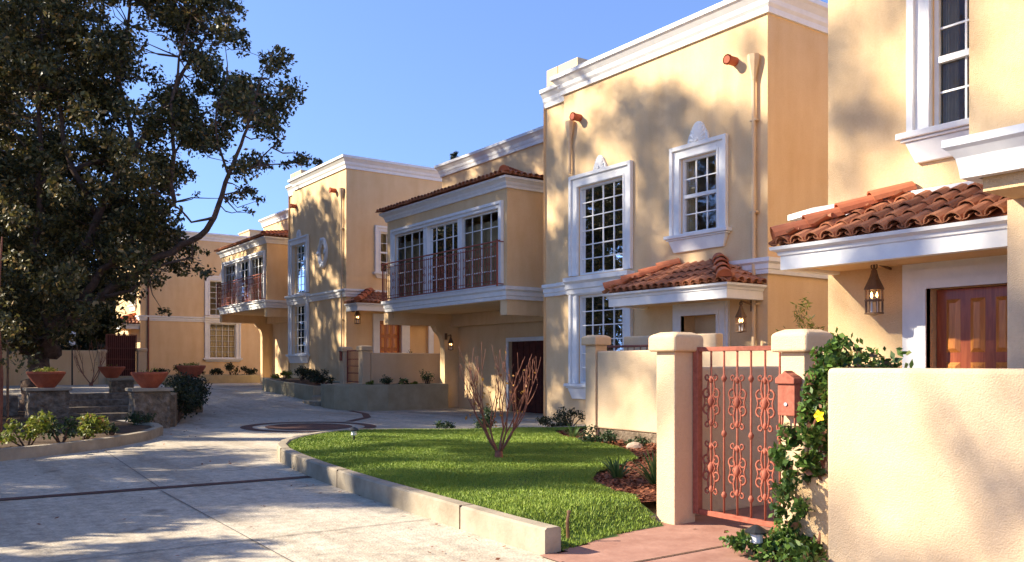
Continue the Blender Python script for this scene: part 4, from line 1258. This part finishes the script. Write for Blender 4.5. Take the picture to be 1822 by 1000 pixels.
# path light on the lawn
pl = empty('path_light', (5.86, 12.55, .17), 'black mushroom path light standing on the lawn', 'lamp')
m = MB(); m.tube([(0, 0, -.05), (0, 0, .10)], .014, 6); m.build('post', M['black'], pl)
m = MB(); m.lathe([(.03, .10), (.045, .11), (.045, .17), (.03, .18)], 10); m.build('lens', M['trim'], pl)
m = MB(); m.lathe([(.01, .235), (.03, .225), (.085, .19), (.085, .18), (.01, .18)], 12); m.build('cap', M['black'], pl)
pl = copy_tree(pl, (5.02, 4.02, .01), 'low garden light half buried in leaves by the near gate pillar'); pl['group'] = 'garden path lights'

m = MB(); bmr = bmesh.new(); bmesh.ops.create_icosphere(bmr, subdivisions=2, radius=.13)
for v in bmr.verts: v.co *= random.uniform(.85, 1.1); v.co.z *= .6
me = bpy.data.meshes.new('rock'); bmr.to_mesh(me); bmr.free(); me.materials.append(M['rock']); o = bpy.data.objects.new('rock', me); COL.objects.link(o); o.location = (8.9, 9.35, .17)
tag(o, 'pale rounded rock between two dark shrubs in the bark bed', 'rock')

# =================================================================== VEGETATION
CROWN = [(-6.35, 0.74), (-7.14, 11.57), (-5.88, 16.74), (-1.18, 18.16), (3.53, 17.53), (5.41, 14.71), (5.57, 12.19), (5.81, 10.94), (5.85, 10.23), (6.67, 10.44), (7.17, 9.92), (7.55, 8.87), (7.01, 8.35), (6.72, 7.8), (6.79, 7.52), (7.61, 7.39), (8.08, 7.1), (7.37, 6.8), (6.35, 6.78), (6.01, 6.31), (6.42, 5.73), (5.73, 5.42), (5.1, 6.04), (4.24, 5.92), (4.03, 5.06), (4.86, 4.66), (4.91, 3.64), (4.08, 3.72), (3.92, 3.02), (3.4, 3.41), (3.53, 2.62), (2.93, 3.49), (2.35, 2.78), (1.57, 2.55), (0.86, 1.84), (-0.24, 1.45), (-1.18, 1.53), (-2.75, 1.21)]
GAPS = [(-0.63, 8.19, 0.41, 0.86), (3.09, 10.28, 0.35, 0.47), (2.37, 11.17, 0.28, 0.22), (3.72, 9.72, 0.14, 0.28), (2.75, 9.06, 0.28, 0.19), (2.59, 7.99, 0.13, 0.17), (4.91, 5.48, 0.66, 0.35), (4.03, 6.15, 0.14, 0.19), (-0.86, 7.72, 0.22, 0.47), (5.18, 9.92, 0.14, 0.16), (5.02, 6.39, 0.28, 0.22), (5.92, 9.68, 0.19, 0.19), (3.53, 7.64, 0.13, 0.22), (0.67, 7.93, 0.16, 0.13), (4.55, 8.59, 0.13, 0.19), (4.47, 6.86, 0.16, 0.16), (5.57, 7.64, 0.22, 0.31)]
LIMBS = [[(-0.24, -0.36, 0.34), (-0.14, 0.74, 0.3), (0.08, 1.68, 0.26), (0.47, 2.39, 0.24), (0.86, 2.78, 0.22)], [(0.86, 2.78, 0.2), (1.8, 3.33, 0.17), (2.67, 3.88, 0.15), (3.84, 4.51, 0.13), (4.71, 4.9, 0.115), (5.18, 5.37, 0.1), (5.49, 6.23, 0.08), (5.88, 6.94, 0.065), (6.2, 7.57, 0.05), (6.39, 8.19, 0.035), (6.67, 8.74, 0.02)], [(5.18, 5.29, 0.06), (4.66, 5.17, 0.04), (4.35, 5.53, 0.03), (4.1, 5.73, 0.015)], [(5.92, 6.34, 0.045), (6.32, 6.51, 0.035), (6.75, 6.83, 0.025), (7.37, 7.17, 0.012)], [(5.57, 6.39, 0.05), (5.38, 7.17, 0.04), (5.49, 7.96, 0.03), (5.88, 8.59, 0.015)], [(0.71, 2.62, 0.19), (1.41, 3.72, 0.15), (1.96, 4.19, 0.13), (2.82, 5.06, 0.11), (3.37, 5.37, 0.1), (3.84, 5.84, 0.09), (3.94, 7.17, 0.075), (3.92, 8.43, 0.06), (4.16, 9.68, 0.04), (4.55, 10.78, 0.02)], [(3.94, 7.17, 0.05), (4.31, 7.96, 0.04), (4.5, 8.24, 0.03), (4.94, 8.59, 0.012)], [(0.31, 2.15, 0.2), (0.71, 3.88, 0.17), (1.49, 5.45, 0.15), (2.43, 7.33, 0.12), (3.37, 8.74, 0.09), (4.0, 10.0, 0.06), (4.86, 11.41, 0.03)], [(0.31, 2.15, 0.17), (-0.2, 4.19, 0.13), (-0.08, 6.55, 0.1), (-0.14, 9.06, 0.07), (-0.08, 11.25, 0.04)], [(-0.08, 1.53, 0.2), (-1.49, 2.78, 0.16), (-2.9, 4.82, 0.13), (-4.0, 7.64, 0.1), (-4.31, 10.63, 0.06)], [(-3.06, 4.82, 0.12), (-1.18, 5.68, 0.15), (-0.24, 6.23, 0.14), (0.55, 6.86, 0.12), (1.41, 7.14, 0.09), (2.12, 7.64, 0.05)], [(1.49, 5.45, 0.12), (0.55, 7.64, 0.09), (0.47, 9.68, 0.06), (0.86, 12.51, 0.04)], [(2.43, 7.33, 0.09), (1.96, 9.53, 0.07), (2.2, 11.88, 0.05), (2.75, 14.39, 0.03)], [(-0.24, 1.21, 0.12), (-0.78, 2.15, 0.09), (-2.12, 2.78, 0.07), (-3.53, 2.78, 0.04)], [(1.8, 3.33, 0.08), (2.67, 3.41, 0.06), (3.53, 4.04, 0.05), (4.55, 4.22, 0.035), (4.71, 4.66, 0.02)]]
def cam_xy(D, r): return (D*SN+r*CS, D*CS-r*SN)
def wobble(pts, k, amp, rnd):
    """subdivide a limb and bend it a little"""
    out = []
    for (a, b) in zip(pts[:-1], pts[1:]):
        for i in range(k):
            t = i/k
            p = [a[j]+(b[j]-a[j])*t for j in range(4)]
            if out: p = [p[0]+rnd.uniform(-amp, amp)*p[3]*4, p[1]+rnd.uniform(-amp, amp)*p[3]*4, p[2]+rnd.uniform(-amp, amp)*p[3]*4, p[3]]
            out.append(p)
    out.append(list(pts[-1])); return out

def big_tree():
    rnd = random.Random(11)
    bx, by = cam_xy(24, -13.11)
    T = empty('broadleaf_tree', (bx, by, 0), 'huge dark spreading tree overhanging the drive on the left', 'tree', None, -YAW)
    m = MB(); nodes = []
    for n, L in enumerate(LIMBS):
        # limbs swing nearer or farther than the trunk so the crown has real depth
        dy = 0 if n == 0 else rnd.uniform(-2.6, 2.6)
        if n in (1, 2, 3, 4, 5, 6, 14): dy = -1.9
        if n in (6, 7): dy = 1.0
        z0 = L[0][1]; le = len(L)-1
        st_ = {2: .8, 3: .7, 4: .75, 7: .8, 11: .3, 14: .1}.get(n, 0)
        y00 = 0
        if n and nodes:
            nn = min(nodes, key=lambda q: (q[0].x-L[0][0])**2+(q[0].z-L[0][1])**2)
            y00 = nn[0].y
        pts = [(p[0], y00+dy*(.55 if y00 else 1)*i/le, p[1], p[2]*(.72 if n else 1)) for i, p in enumerate(L)]
        if n and nodes: pts[0] = (nn[0].x, nn[0].y, nn[0].z, pts[0][3])
        if n == 0: pts[0] = (pts[0][0], 0, -.2, .42)
        w_ = wobble(pts, 3, .22, rnd)
        m.tube([p[:3] for p in w_], [p[3] for p in w_], 8 if pts[0][3] > .1 else 6)
        nodes += [(Vector(p[:3]), p[3]) for p in w_[2:]]
    m.build('trunk', M['bark'], T, smooth=True)
    # foliage clumps inside the crown outline, in depth layers
    blobs = []; tw = MB()
    xs = [p[0] for p in CROWN]; zs = [p[1] for p in CROWN]
    tries = 0
    while len(blobs) < 1320 and tries < 80000:
        tries += 1
        x, z = rnd.uniform(min(xs), max(xs)), rnd.uniform(min(zs), max(zs))
        if not inpoly(x, z, CROWN): continue
        if x < -2.3 and rnd.random() > .30: continue
        if z > 12.6 and rnd.random() > .35: continue
        r_ = rnd.uniform(.26, .62)
        ok = all(inpoly(x+r_*.8*math.cos(a), z+r_*.8*math.sin(a), CROWN) for a in [k*math.pi/4 for k in range(8)])
        if not ok:
            r_ = rnd.uniform(.14, .26)
            ok = all(inpoly(x+r_*.8*math.cos(a), z+r_*.8*math.sin(a), CROWN) for a in [k*math.pi/4 for k in range(8)])
            if not ok and rnd.random() > .15: continue
        if any(((x-g_[0])/(g_[2]+r_*.6))**2+((z-g_[1])/(g_[3]+r_*.6))**2 < 1 for g_ in GAPS): continue
        # the lower right of the crown is thin, branches show there
        if x > 3.1 and z < 6.2 and rnd.random() < .12: continue
        if x > 2.6 and z < 4.4 and rnd.random() < .25: continue
        mid = max(0, 1-abs(x+1)/8)
        y = rnd.gauss(.5, 1.0)*(1.0+1.9*mid)
        # keep the outline: points farther away are pushed out, nearer ones pulled in
        k = (24+y)/24
        X_ = -13.11+x; x2 = X_*k+13.11; z2 = 1.4+(z-1.4)*k
        blobs.append((x2, y, z2, r_*k, r_*rnd.uniform(.55, .9)))
        if r_ > .2 and len(blobs) % 2 == 0 or x > 2.5:
            c = Vector((x2, y, z2)); nb = min(nodes, key=lambda q: (q[0]-c).length+(.8 if q[0].z > c.z+.5 else 0))
            if .4 < (nb[0]-c).length < 2.1:
                a = nb[0]; mid_ = (a+c)/2+Vector((rnd.uniform(-.2, .2), rnd.uniform(-.2, .2), rnd.uniform(-.3, .1)))
                tw.tube([a, (a+mid_)/2+Vector((0, 0, rnd.uniform(-.08, .08))), mid_, c], [.024, .018, .012, .005], 4, False)
    tw.build('twigs', M['bark'], T, recalc=False)
    leaves('foliage', blobs, 215000, .135, M['leaf_tree'], T, 3, .52, .0)
    return T
BT = big_tree()

def tree(D, r, h, R_, z0, nb, nl, size, label, name='broadleaf_tree', group=None, mat='leaf_tree', seed=1, squash=1.0, shellish=.3):
    rnd = random.Random(seed)
    bx, by = cam_xy(D, r)
    T = empty(name, (bx, by, 0), label, 'tree', group)
    m = MB(); zc = (z0+h)/2; hz = (h-z0)/2
    tp = [(0, 0, -.3, .05*h*.5), (rnd.uniform(-.2, .2), rnd.uniform(-.2, .2), z0*.7, .035*h*.5), (rnd.uniform(-.4, .4), rnd.uniform(-.4, .4), zc, .02*h*.5), (0, 0, h*.93, .03)]
    w_ = wobble(tp, 3, .4, rnd); m.tube([p[:3] for p in w_], [p[3] for p in w_], 8)
    blobs = []
    for k in range(nb):
        a = rnd.uniform(0, 6.283); cz = rnd.uniform(-1, 1); q = math.sqrt(1-cz*cz)*rnd.uniform(shellish, 1)**.6
        z = zc+hz*cz*rnd.uniform(.6, 1)
        prof = 1.0 if squash == 1.0 else (h-z)/(h-z0)*squash
        c = Vector((R_*q*math.cos(a)*prof, R_*q*math.sin(a)*prof, z)); rr = R_*rnd.uniform(.10, .22)
        blobs.append((c.x, c.y, c.z, rr, rr*rnd.uniform(.5, .8)))
        if k % 2 == 0:
            s_ = Vector(w_[rnd.randrange(3, len(w_)-1)][:3])
            mid_ = (s_+c)/2+Vector((rnd.uniform(-.3, .3), rnd.uniform(-.3, .3), rnd.uniform(0, .5)))
            m.tube([s_, mid_, c], [.012*h*.5, .006*h*.5, .015], 5, False)
    m.build('trunk', M['bark'], T, recalc=False)
    leaves('foliage', blobs, nl, size, M[mat], T, seed, .6, .0)
    return T
SH = 'tall trees beyond the left side of the drive'
tree(16.8, -18.8, 20.6, 4.7, 12.0, 115, 25000, .16, 'tall tree out of view to the left shading the middle house', group=SH, seed=21)
tree(22.5, -20.5, 20.8, 5.4, 8.0, 140, 20000, .22, 'tallest of the trees out of view to the left', group=SH, seed=22)
tree(11.2, -15.8, 10.6, 3.3, 5.0, 60, 9500, .20, 'tree out of view to the left shading the lawn', group=SH, seed=23)
tree(9.0, -17.2, 19.5, 3.8, 14.2, 55, 8500, .13, 'tree out of view to the left shading the near canopy', group=SH, seed=24)
tree(3.2, -13.5, 14.2, 3.9, 7.6, 110, 17000, .11, 'tree out of view to the left shading the blank garden wall', group=SH, seed=25)
tree(10.4, -11.2, 5.0, 2.7, .6, 120, 26000, .16, 'low dense tree out of view shading the near corner of the drive', group=SH, seed=26)
tree(6.2, -9.3, 3.8, 2.6, .5, 110, 24000, .16, 'low bushy tree out of view beside the near drive', group=SH, seed=27)
tree(20.0, -18.4, 9.4, 4.3, .6, 110, 20000, .18, 'low dark tree out of view beside the clay bowls', group=SH, seed=30)
tree(28.5, -24.6, 13.5, 5.6, .6, 150, 28000, .22, 'dark bushy tree out of view beyond the clay bowls', group=SH, seed=31)
tree(40.5, -37.5, 18, 7.5, .5, 170, 30000, .34, 'dark tree out of view shading the long far wall', group=SH, seed=32)

tree(34, -23.5, 17.5, 5.6, 3.0, 150, 30000, .26, 'tree half hidden behind the big dark tree at the left edge', group=SH, seed=28)
tree(41, -25.5, 18.5, 5.6, 6.5, 80, 12000, .28, 'farther tree glimpsed behind the big dark tree', group=SH, seed=29)
# background trees behind the long shaded wall
BG = 'dark trees behind the long garden wall'
for k, (D, px, h, R_, z0, lab) in enumerate(((62, -40, 19, 7, 2, 'dark leafy tree behind the wall at the far left edge'), (60, 60, 16, 6, 1.5, 'dark leafy tree behind the wall left of the tall dark gate'),
        (70, 150, 17, 6, 2, 'dark tree rising beside the farthest house'), (66, 205, 13, 5, .6, 'dark tree just left of the farthest house'))):
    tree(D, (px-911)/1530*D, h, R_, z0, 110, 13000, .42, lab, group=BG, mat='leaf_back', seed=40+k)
hr = random.Random(91); hb2 = []
for k in range(150):
    hb2.append((hr.uniform(-6.5, 6.2), hr.uniform(-.9, .9), hr.uniform(.4, 5.6), hr.uniform(.6, 1.0), hr.uniform(.5, .9)))
H_ = empty('tall_hedge', (3.2, 50.6, .3), 'tall dark hedge rising behind the long shaded garden wall', 'hedge')
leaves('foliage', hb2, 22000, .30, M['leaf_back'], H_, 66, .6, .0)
mb_ = MB()
for k in range(12): mb_.tube([(-6+k*1.08, 0, -.3), (-6+k*1.08, .1, 4.6)], [.09, .03], 5, False)
mb_.build('stems', M['bark'], H_, recalc=False)
def conifer(D, px, h, label, seed):
    rnd = random.Random(seed); bx, by = cam_xy(D, (px-911)/1530*D)
    T = empty('conifer_tree', (bx, by, 0), label, 'tree', 'distant conifers behind the roofs')
    m = MB(); m.tube([(0, 0, 0), (0, 0, h)], [.3, .04], 6); m.build('trunk', M['bark'], T)
    bl = []
    for k in range(90):
        z = h*(.35+.65*k/90); rr = (h-z)*.24+.25; a = rnd.uniform(0, 6.28); q = rnd.uniform(.3, 1)*rr
        bl.append((q*math.cos(a), q*math.sin(a), z-.15*q, .55*(1-.5*k/90), .2))
    leaves('foliage', bl, 5000, .38, M['conifer'], T, seed, .3, .0)
conifer(85, 808, 22.4, 'distant conifer tip above the balcony roof of the middle house', 51)
conifer(80, 568, 20.6, 'distant conifer peeking over the roof of the wreath house', 52)
conifer(82, 583, 19.8, 'second smaller conifer beside the tip over the wreath house roof', 53)

# ---- bare shrub on the lawn
def bare(loc, label, s=1.0, seed=3, n0=5, drylv=90):
    rnd = random.Random(seed)
    B = empty('bare_shrub', loc, label, 'shrub', 'leafless pruned shrubs')
    m = MB(); tips = []
    def grow(p, d, L, r, dep):
        n = 4; pts = [p]; rad = [r]
        for i in range(n):
            d = (d+Vector((rnd.uniform(-.10, .10), rnd.uniform(-.10, .10), .07+.04*dep))).normalized()
            p = p+d*L/n; pts.append(p); rad.append(r*(1-.3*(i+1)/n))
        m.tube(pts, rad, 6 if dep < 2 else 4, dep > 2)
        if dep >= 3 or (dep == 2 and rnd.random() < .25): tips.append(p); return
        for k in range(rnd.choice((2, 3)) if dep < 2 else 2):
            a = rnd.uniform(0, 6.283); sp = rnd.uniform(.28, .55)
            nd = (d+Vector((math.cos(a), math.sin(a), 0))*sp).normalized()
            grow(p, nd, L*rnd.uniform(.75, 1.1), r*.62, dep+1)
    m.tube([(0, 0, -.05), (0, 0, .10*s)], [.06*s, .05*s], 8)
    for k in range(n0):
        a = 6.283*k/n0+rnd.uniform(-.4, .4)
        grow(Vector((0, 0, .05)), Vector((math.cos(a)*.62, math.sin(a)*.62, .85)).normalized(), .36*s, .0165*s, 0)
    m.build('branches', M['twig'], B, recalc=False, smooth=True)
    rr = random.Random(4); bl = []
    for t in tips:
        for _ in range(2): bl.append((t.x*rr.uniform(.5, 1), t.y*rr.uniform(.5, 1), t.z*rr.uniform(.35, 1), .05, .05))
    leaves('dry_leaves', bl, drylv, .05*s, M['leaf_dry'], B, 5, .55, .0)
    return B
bare((6.31, 9.16, .18), 'leafless reddish shrub with many upright shoots growing from the lawn', 1.0, 3, 7)
bare((7.5, 45.5, g(7, 45)), 'small bare brown shrub before the far shaded wall', 1.6, 8, 5, 30)

# ---- shrubs
def shrub(loc, blobs, n, size, mat, label, name='shrub', cat='shrub', group=None, asp=.5, seed=1, stems=True):
    S_ = empty(name, loc, label, cat, group)
    if stems:
        m = MB()
        for b in blobs[:12]: m.tube([(b[0]*.15, b[1]*.15, -.03), (b[0]*.6, b[1]*.6, b[2]*.5), (b[0], b[1], b[2])], [.018, .012, .005], 5, False)
        m.build('stems', M['bark'], S_, recalc=False)
    leaves('foliage', blobs, n, size, M[mat], S_, seed, asp, .0)
    return S_
def puff(r, h, n, rnd):
    out = []
    for k in range(n):
        a = rnd.uniform(0, 6.28); q = rnd.uniform(.1, .8)*r
        out.append((q*math.cos(a), q*math.sin(a), rnd.uniform(.25, .8)*h, r*rnd.uniform(.3, .5), h*rnd.uniform(.2, .35)))
    return out
rnd = random.Random(77)
def S2(x, y, z, r, h, n, mat, label, size=.06, group=None):
    shrub((x, y, z), puff(r, h, 7, rnd), n, size, mat, label, group=group, seed=rnd.randrange(999))
BS = 'bright green shrubs in the left kerbed bed'
S2(1.62, 15.35, .12, .42, .50, 700, 'leaf_bright', 'leftmost bright green shrub behind the curving kerb', .075, BS)
S2(2.15, 15.75, .12, .36, .42, 500, 'leaf_shrub', 'darker low shrub between the two bright green ones', .07, BS)
S2(2.52, 16.15, .12, .42, .52, 700, 'leaf_bright', 'right hand bright green shrub with reddish tips behind the kerb', .075, BS)
S2(3.1, 16.9, .12, .22, .22, 200, 'leaf_shrub', 'small dark plant right of the bright green shrubs', .06, BS)
S2(4.25, 19.35, .12, .40, .30, 500, 'leaf_shrub', 'dark low plant at the foot of the rubble stone pier', .06)
hb = []
for k in range(16):
    t = k/15; hb.append((1.5*t+rnd.uniform(-.15, .25), 4.4*t, .35+rnd.uniform(0, .42), .42, .36))
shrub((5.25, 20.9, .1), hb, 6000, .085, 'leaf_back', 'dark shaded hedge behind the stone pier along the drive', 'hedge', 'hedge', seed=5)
GP = 'young plants in the curved concrete planter'
for x, h, lab in ((12.35, .18, 'tiny pale plant at the left end of the curved planter'), (12.9, .36, 'round green plant left in the curved planter'), (13.45, .26, 'middle small dark plant in the curved planter'), (13.9, .14, 'flat trailing plant in the curved planter'), (14.4, .52, 'tallest dark plant at the right end of the curved planter')):
    S2(x, 25.1, .69, .16+h*.25, h, 260, 'leaf_bright' if h < .2 else 'leaf_shrub', lab, .07, GP)
GQ = 'dark shrubs before the wreath house'
for k, (x, y, h, lab) in enumerate(((11.95, 31.9, .3, 'light green low shrub at the far end of the mossy planter'), (12.3, 30.9, .6, 'largest dark shrub beneath the sill in the mossy planter'), (12.25, 29.9, .5, 'dark shrub in the middle of the mossy planter'), (12.1, 29.0, .5, 'dark upright shrub nearer the steps in the mossy planter'), (12.0, 28.2, .30, 'low dark shrub at the near end of the mossy planter'))):
    S2(x, y, .68+.03*k*0+.035*(y-27.5), .42, h, 620, 'leaf_bright' if k == 0 else 'leaf_back', lab, .08, GQ)
GR = 'dark shrubs along the farthest house'
labs = ('dark shrub at the left end under the farthest house', 'dark tall shrub left under the far grid window', 'low dark shrub beneath the far grid window', 'dark shrub right under the far grid window', 'rounded dark shrub right of the far grid window', 'dark shrub beside the bay passage at the far end')
for k in range(6):
    S2(11.6+.95*k, 49.3, .75, .5, (.45, .75, .55, .5, .8, .6)[k], 420, 'leaf_back', labs[k], .12, GR)
S2(15.0, 27.3, .7, .45, 1.25, 900, 'leaf_back', 'dark rounded evergreen behind the low court wall by the passage pier', .09)
S2(15.15, 27.4, 1.9, .3, .75, 500, 'leaf_back', 'upper tuft of the dark evergreen by the passage pier', .08) if False else None
GM = 'shrubs in the red bark bed'
S2(8.95, 10.15, .1, .36, .34, 900, 'leaf_shrub', 'dark clipped shrub beside the slim end pillar in the bark bed', .05, GM)
S2(9.1, 9.45, .1, .22, .24, 400, 'leaf_shrub', 'smaller dark shrub right of the pale rock', .05, GM)
S2(10.9, 13.75, .0, .42, .34, 800, 'leaf_back', 'dark low shrub behind the lawn at the house corner', .06)
S2(12.2, 14.9, .0, .40, .40, 700, 'leaf_back', 'dark low shrub against the foot of the middle house tower', .06)
S2(9.6, 14.35, .0, .34, .60, 700, 'leaf_shrub', 'dark leafy shrub behind the bare shrub near the garage', .06)
S2(8.8, 14.6, .0, .26, .32, 300, 'leaf_shrub', 'low shrub by the drive edge left of the garage', .06)
# feathery shrub beside the middle house
shrub((10.9, 7.9, .0), [(random.gauss(0, .22)*(1.3-t), random.gauss(0, .22)*(1.3-t), .3+2.0*t, .22*(1.3-t), .2) for t in [k/30 for k in range(31)]], 2600, .09, 'leaf_bright', 'feathery upright shrub against the shaded side of the middle house', seed=8, asp=.22)
# court shrub behind the big blank wall
shrub((6.05, 3.95, 0), [(rnd.uniform(-.38, .38), rnd.uniform(-.22, .22), .9+rnd.uniform(0, .72)*(1-abs(q_)*.3), .17, .13) for q_ in [k/13-1 for k in range(26)]], 2300, .075, 'leaf_vine', 'bushy green shrub showing above the big blank wall', seed=9)

# ---- strap-leaved plants
def straps(loc, n, L, label, seed):
    r_ = random.Random(seed); S_ = empty('strap_leaf_plant', loc, label, 'plant', 'strap leaved clumps')
    m = MB()
    for k in range(n):
        a = r_.uniform(0, 6.28); l = L*r_.uniform(.6, 1.1); o = r_.uniform(.3, .9); wd = .012
        dx_, dy_ = math.cos(a), math.sin(a); vs = []
        for i in range(6):
            t = i/5; rr = l*o*t; z = l*(t*1.1-.75*o*t*t); w2 = wd*(1-t**3)+.001
            vs += [(dx_*rr-dy_*w2, dy_*rr+dx_*w2, z), (dx_*rr+dy_*w2, dy_*rr-dx_*w2, z)]
        m.add(vs, [(2*i, 2*i+1, 2*i+3, 2*i+2) for i in range(5)])
    m.build('leaf_clump', M['strap'], S_, recalc=False)
straps((6.35, 6.95, .1), 46, .40, 'strap leaved clump at the inner bend of the bark bed', 1)
straps((6.35, 6.35, .1), 60, .52, 'larger strap leaved clump close behind the near gate pillar', 2)
straps((7.1, 6.5, .1), 46, .46, 'strap leaved clump half hidden by the near gate pillar', 3)
straps((9.15, 11.1, .1), 50, .36, 'pale strap leaved clump at the foot of the slim end pillar', 4)

# ---- flowering climber on the near pillar
V_ = empty('climbing_vine', (5.28, 3.66, 0), 'dense leafy climber between the letterbox pillar and the blank wall', 'vine')
bl = []; r5 = random.Random(6)
for k in range(60):
    t = k/59; z = .05+1.46*t
    wd = .13+.09*math.sin(t*3.1+.4)-.08*max(0, t-.6)
    bl.append((r5.uniform(-wd, wd*.5)-.02, r5.uniform(-.10, wd*.9)+(.08 if t < .5 else -.01)-.10*max(0, t-.5), z, .065, .08))
leaves('vine_foliage', bl, 5200, .058, M['leaf_vine'], V_, 12, .5, .0)
m = MB()
for k in range(5):
    pts = []
    for i in range(14):
        t = i/13; pts.append((.03*math.sin(i*.9+k)-.02*k+.03, .05*math.cos(i*.7+k*2)+.02, 1.45*t))
    m.tube(pts, [.012-.0005*i for i in range(14)], 5, False)
m.build('vine_stem', M['twig'], V_, recalc=False)
fl = MB()
for k in range(5):
    a = 6.283*k/5; p = Vector((-.20, -.12, 1.05))
    d = Vector((0, math.cos(a), math.sin(a))); s_ = Vector((0, -math.sin(a), math.cos(a)))
    fl.add([p, p+d*.028+s_*.017-Vector((.012, 0, 0)), p+d*.045-Vector((.004, 0, 0)), p+d*.028-s_*.017-Vector((.012, 0, 0))], [(0, 1, 2, 3)])
fl.build('yellow_flower', M['petal'], V_, recalc=False)
bl = [(r5.uniform(-.30, .30), r5.uniform(-.5, .35), .05+r5.uniform(0, .10), .12, .07) for k in range(22)]
shrub((5.12, 3.80, .0), bl, 1900, .06, 'leaf_vine', 'dark leafy ground cover at the foot of the letterbox pillar', 'ground_cover_plant', 'plant', seed=14, stems=False)

# thin young tree at the left edge
yt = empty('young_tree', (1.32, 16.4, .1), 'thin young tree tied to a stake at the left edge', 'tree')
m = MB(); m.tube([(0, 0, 0), (.03, .02, 1.1), (-.02, .04, 2.2), (.05, 0, 3.4)], [.05, .042, .03, .012], 7); m.build('trunk', M['twig'], yt)
m = MB(); m.tube([(.12, -.1, 0), (.12, -.1, 1.7)], .022, 6); m.build('stake', M['bark'], yt)
leaves('foliage', [(rnd.uniform(-.5, .4), rnd.uniform(-.5, .5), rnd.uniform(.9, 3.9), .22, .2) for k in range(26)], 1500, .08, M['leaf_tree'], yt, 15)
# fallen leaves along the kerbs and under the big tree
V2 = []
r6 = np.random.default_rng(31)
while len(V2) < 650:
    x, y = r6.uniform(-4, 12), r6.uniform(3, 30)
    near = min(abs(x-3.75-.05*(y-5)) if y < 13 else 3, abs(x-(4.2 if y > 17 else 1+(y-14)*.9)) if y > 12 else 9)
    if r6.uniform() > (.9*math.exp(-near*2.2)+.05+(.25 if y > 20 and x < 8 else 0)): continue
    if inpoly(x, y, LAWN) or (x > 9.2 and y < 17): continue
    a = r6.uniform(0, 6.28); l = .022*r6.uniform(.6, 1.3); d = np.array([math.cos(a)*l, math.sin(a)*l, r6.uniform(-.2, .4)*l]); e = np.array([-math.sin(a)*l*.5, math.cos(a)*l*.5, r6.uniform(0, .3)*l])
    c = np.array([x, y, g(x, y)+.014]); V2.append([c-d, c+e, c+d, c-e])
tag(rawmesh('fallen_leaves', np.array(V2).reshape(-1, 3), 4, M['chip']), 'dry brown leaves scattered over the drive and along the kerbs', 'leaves', kind='stuff')
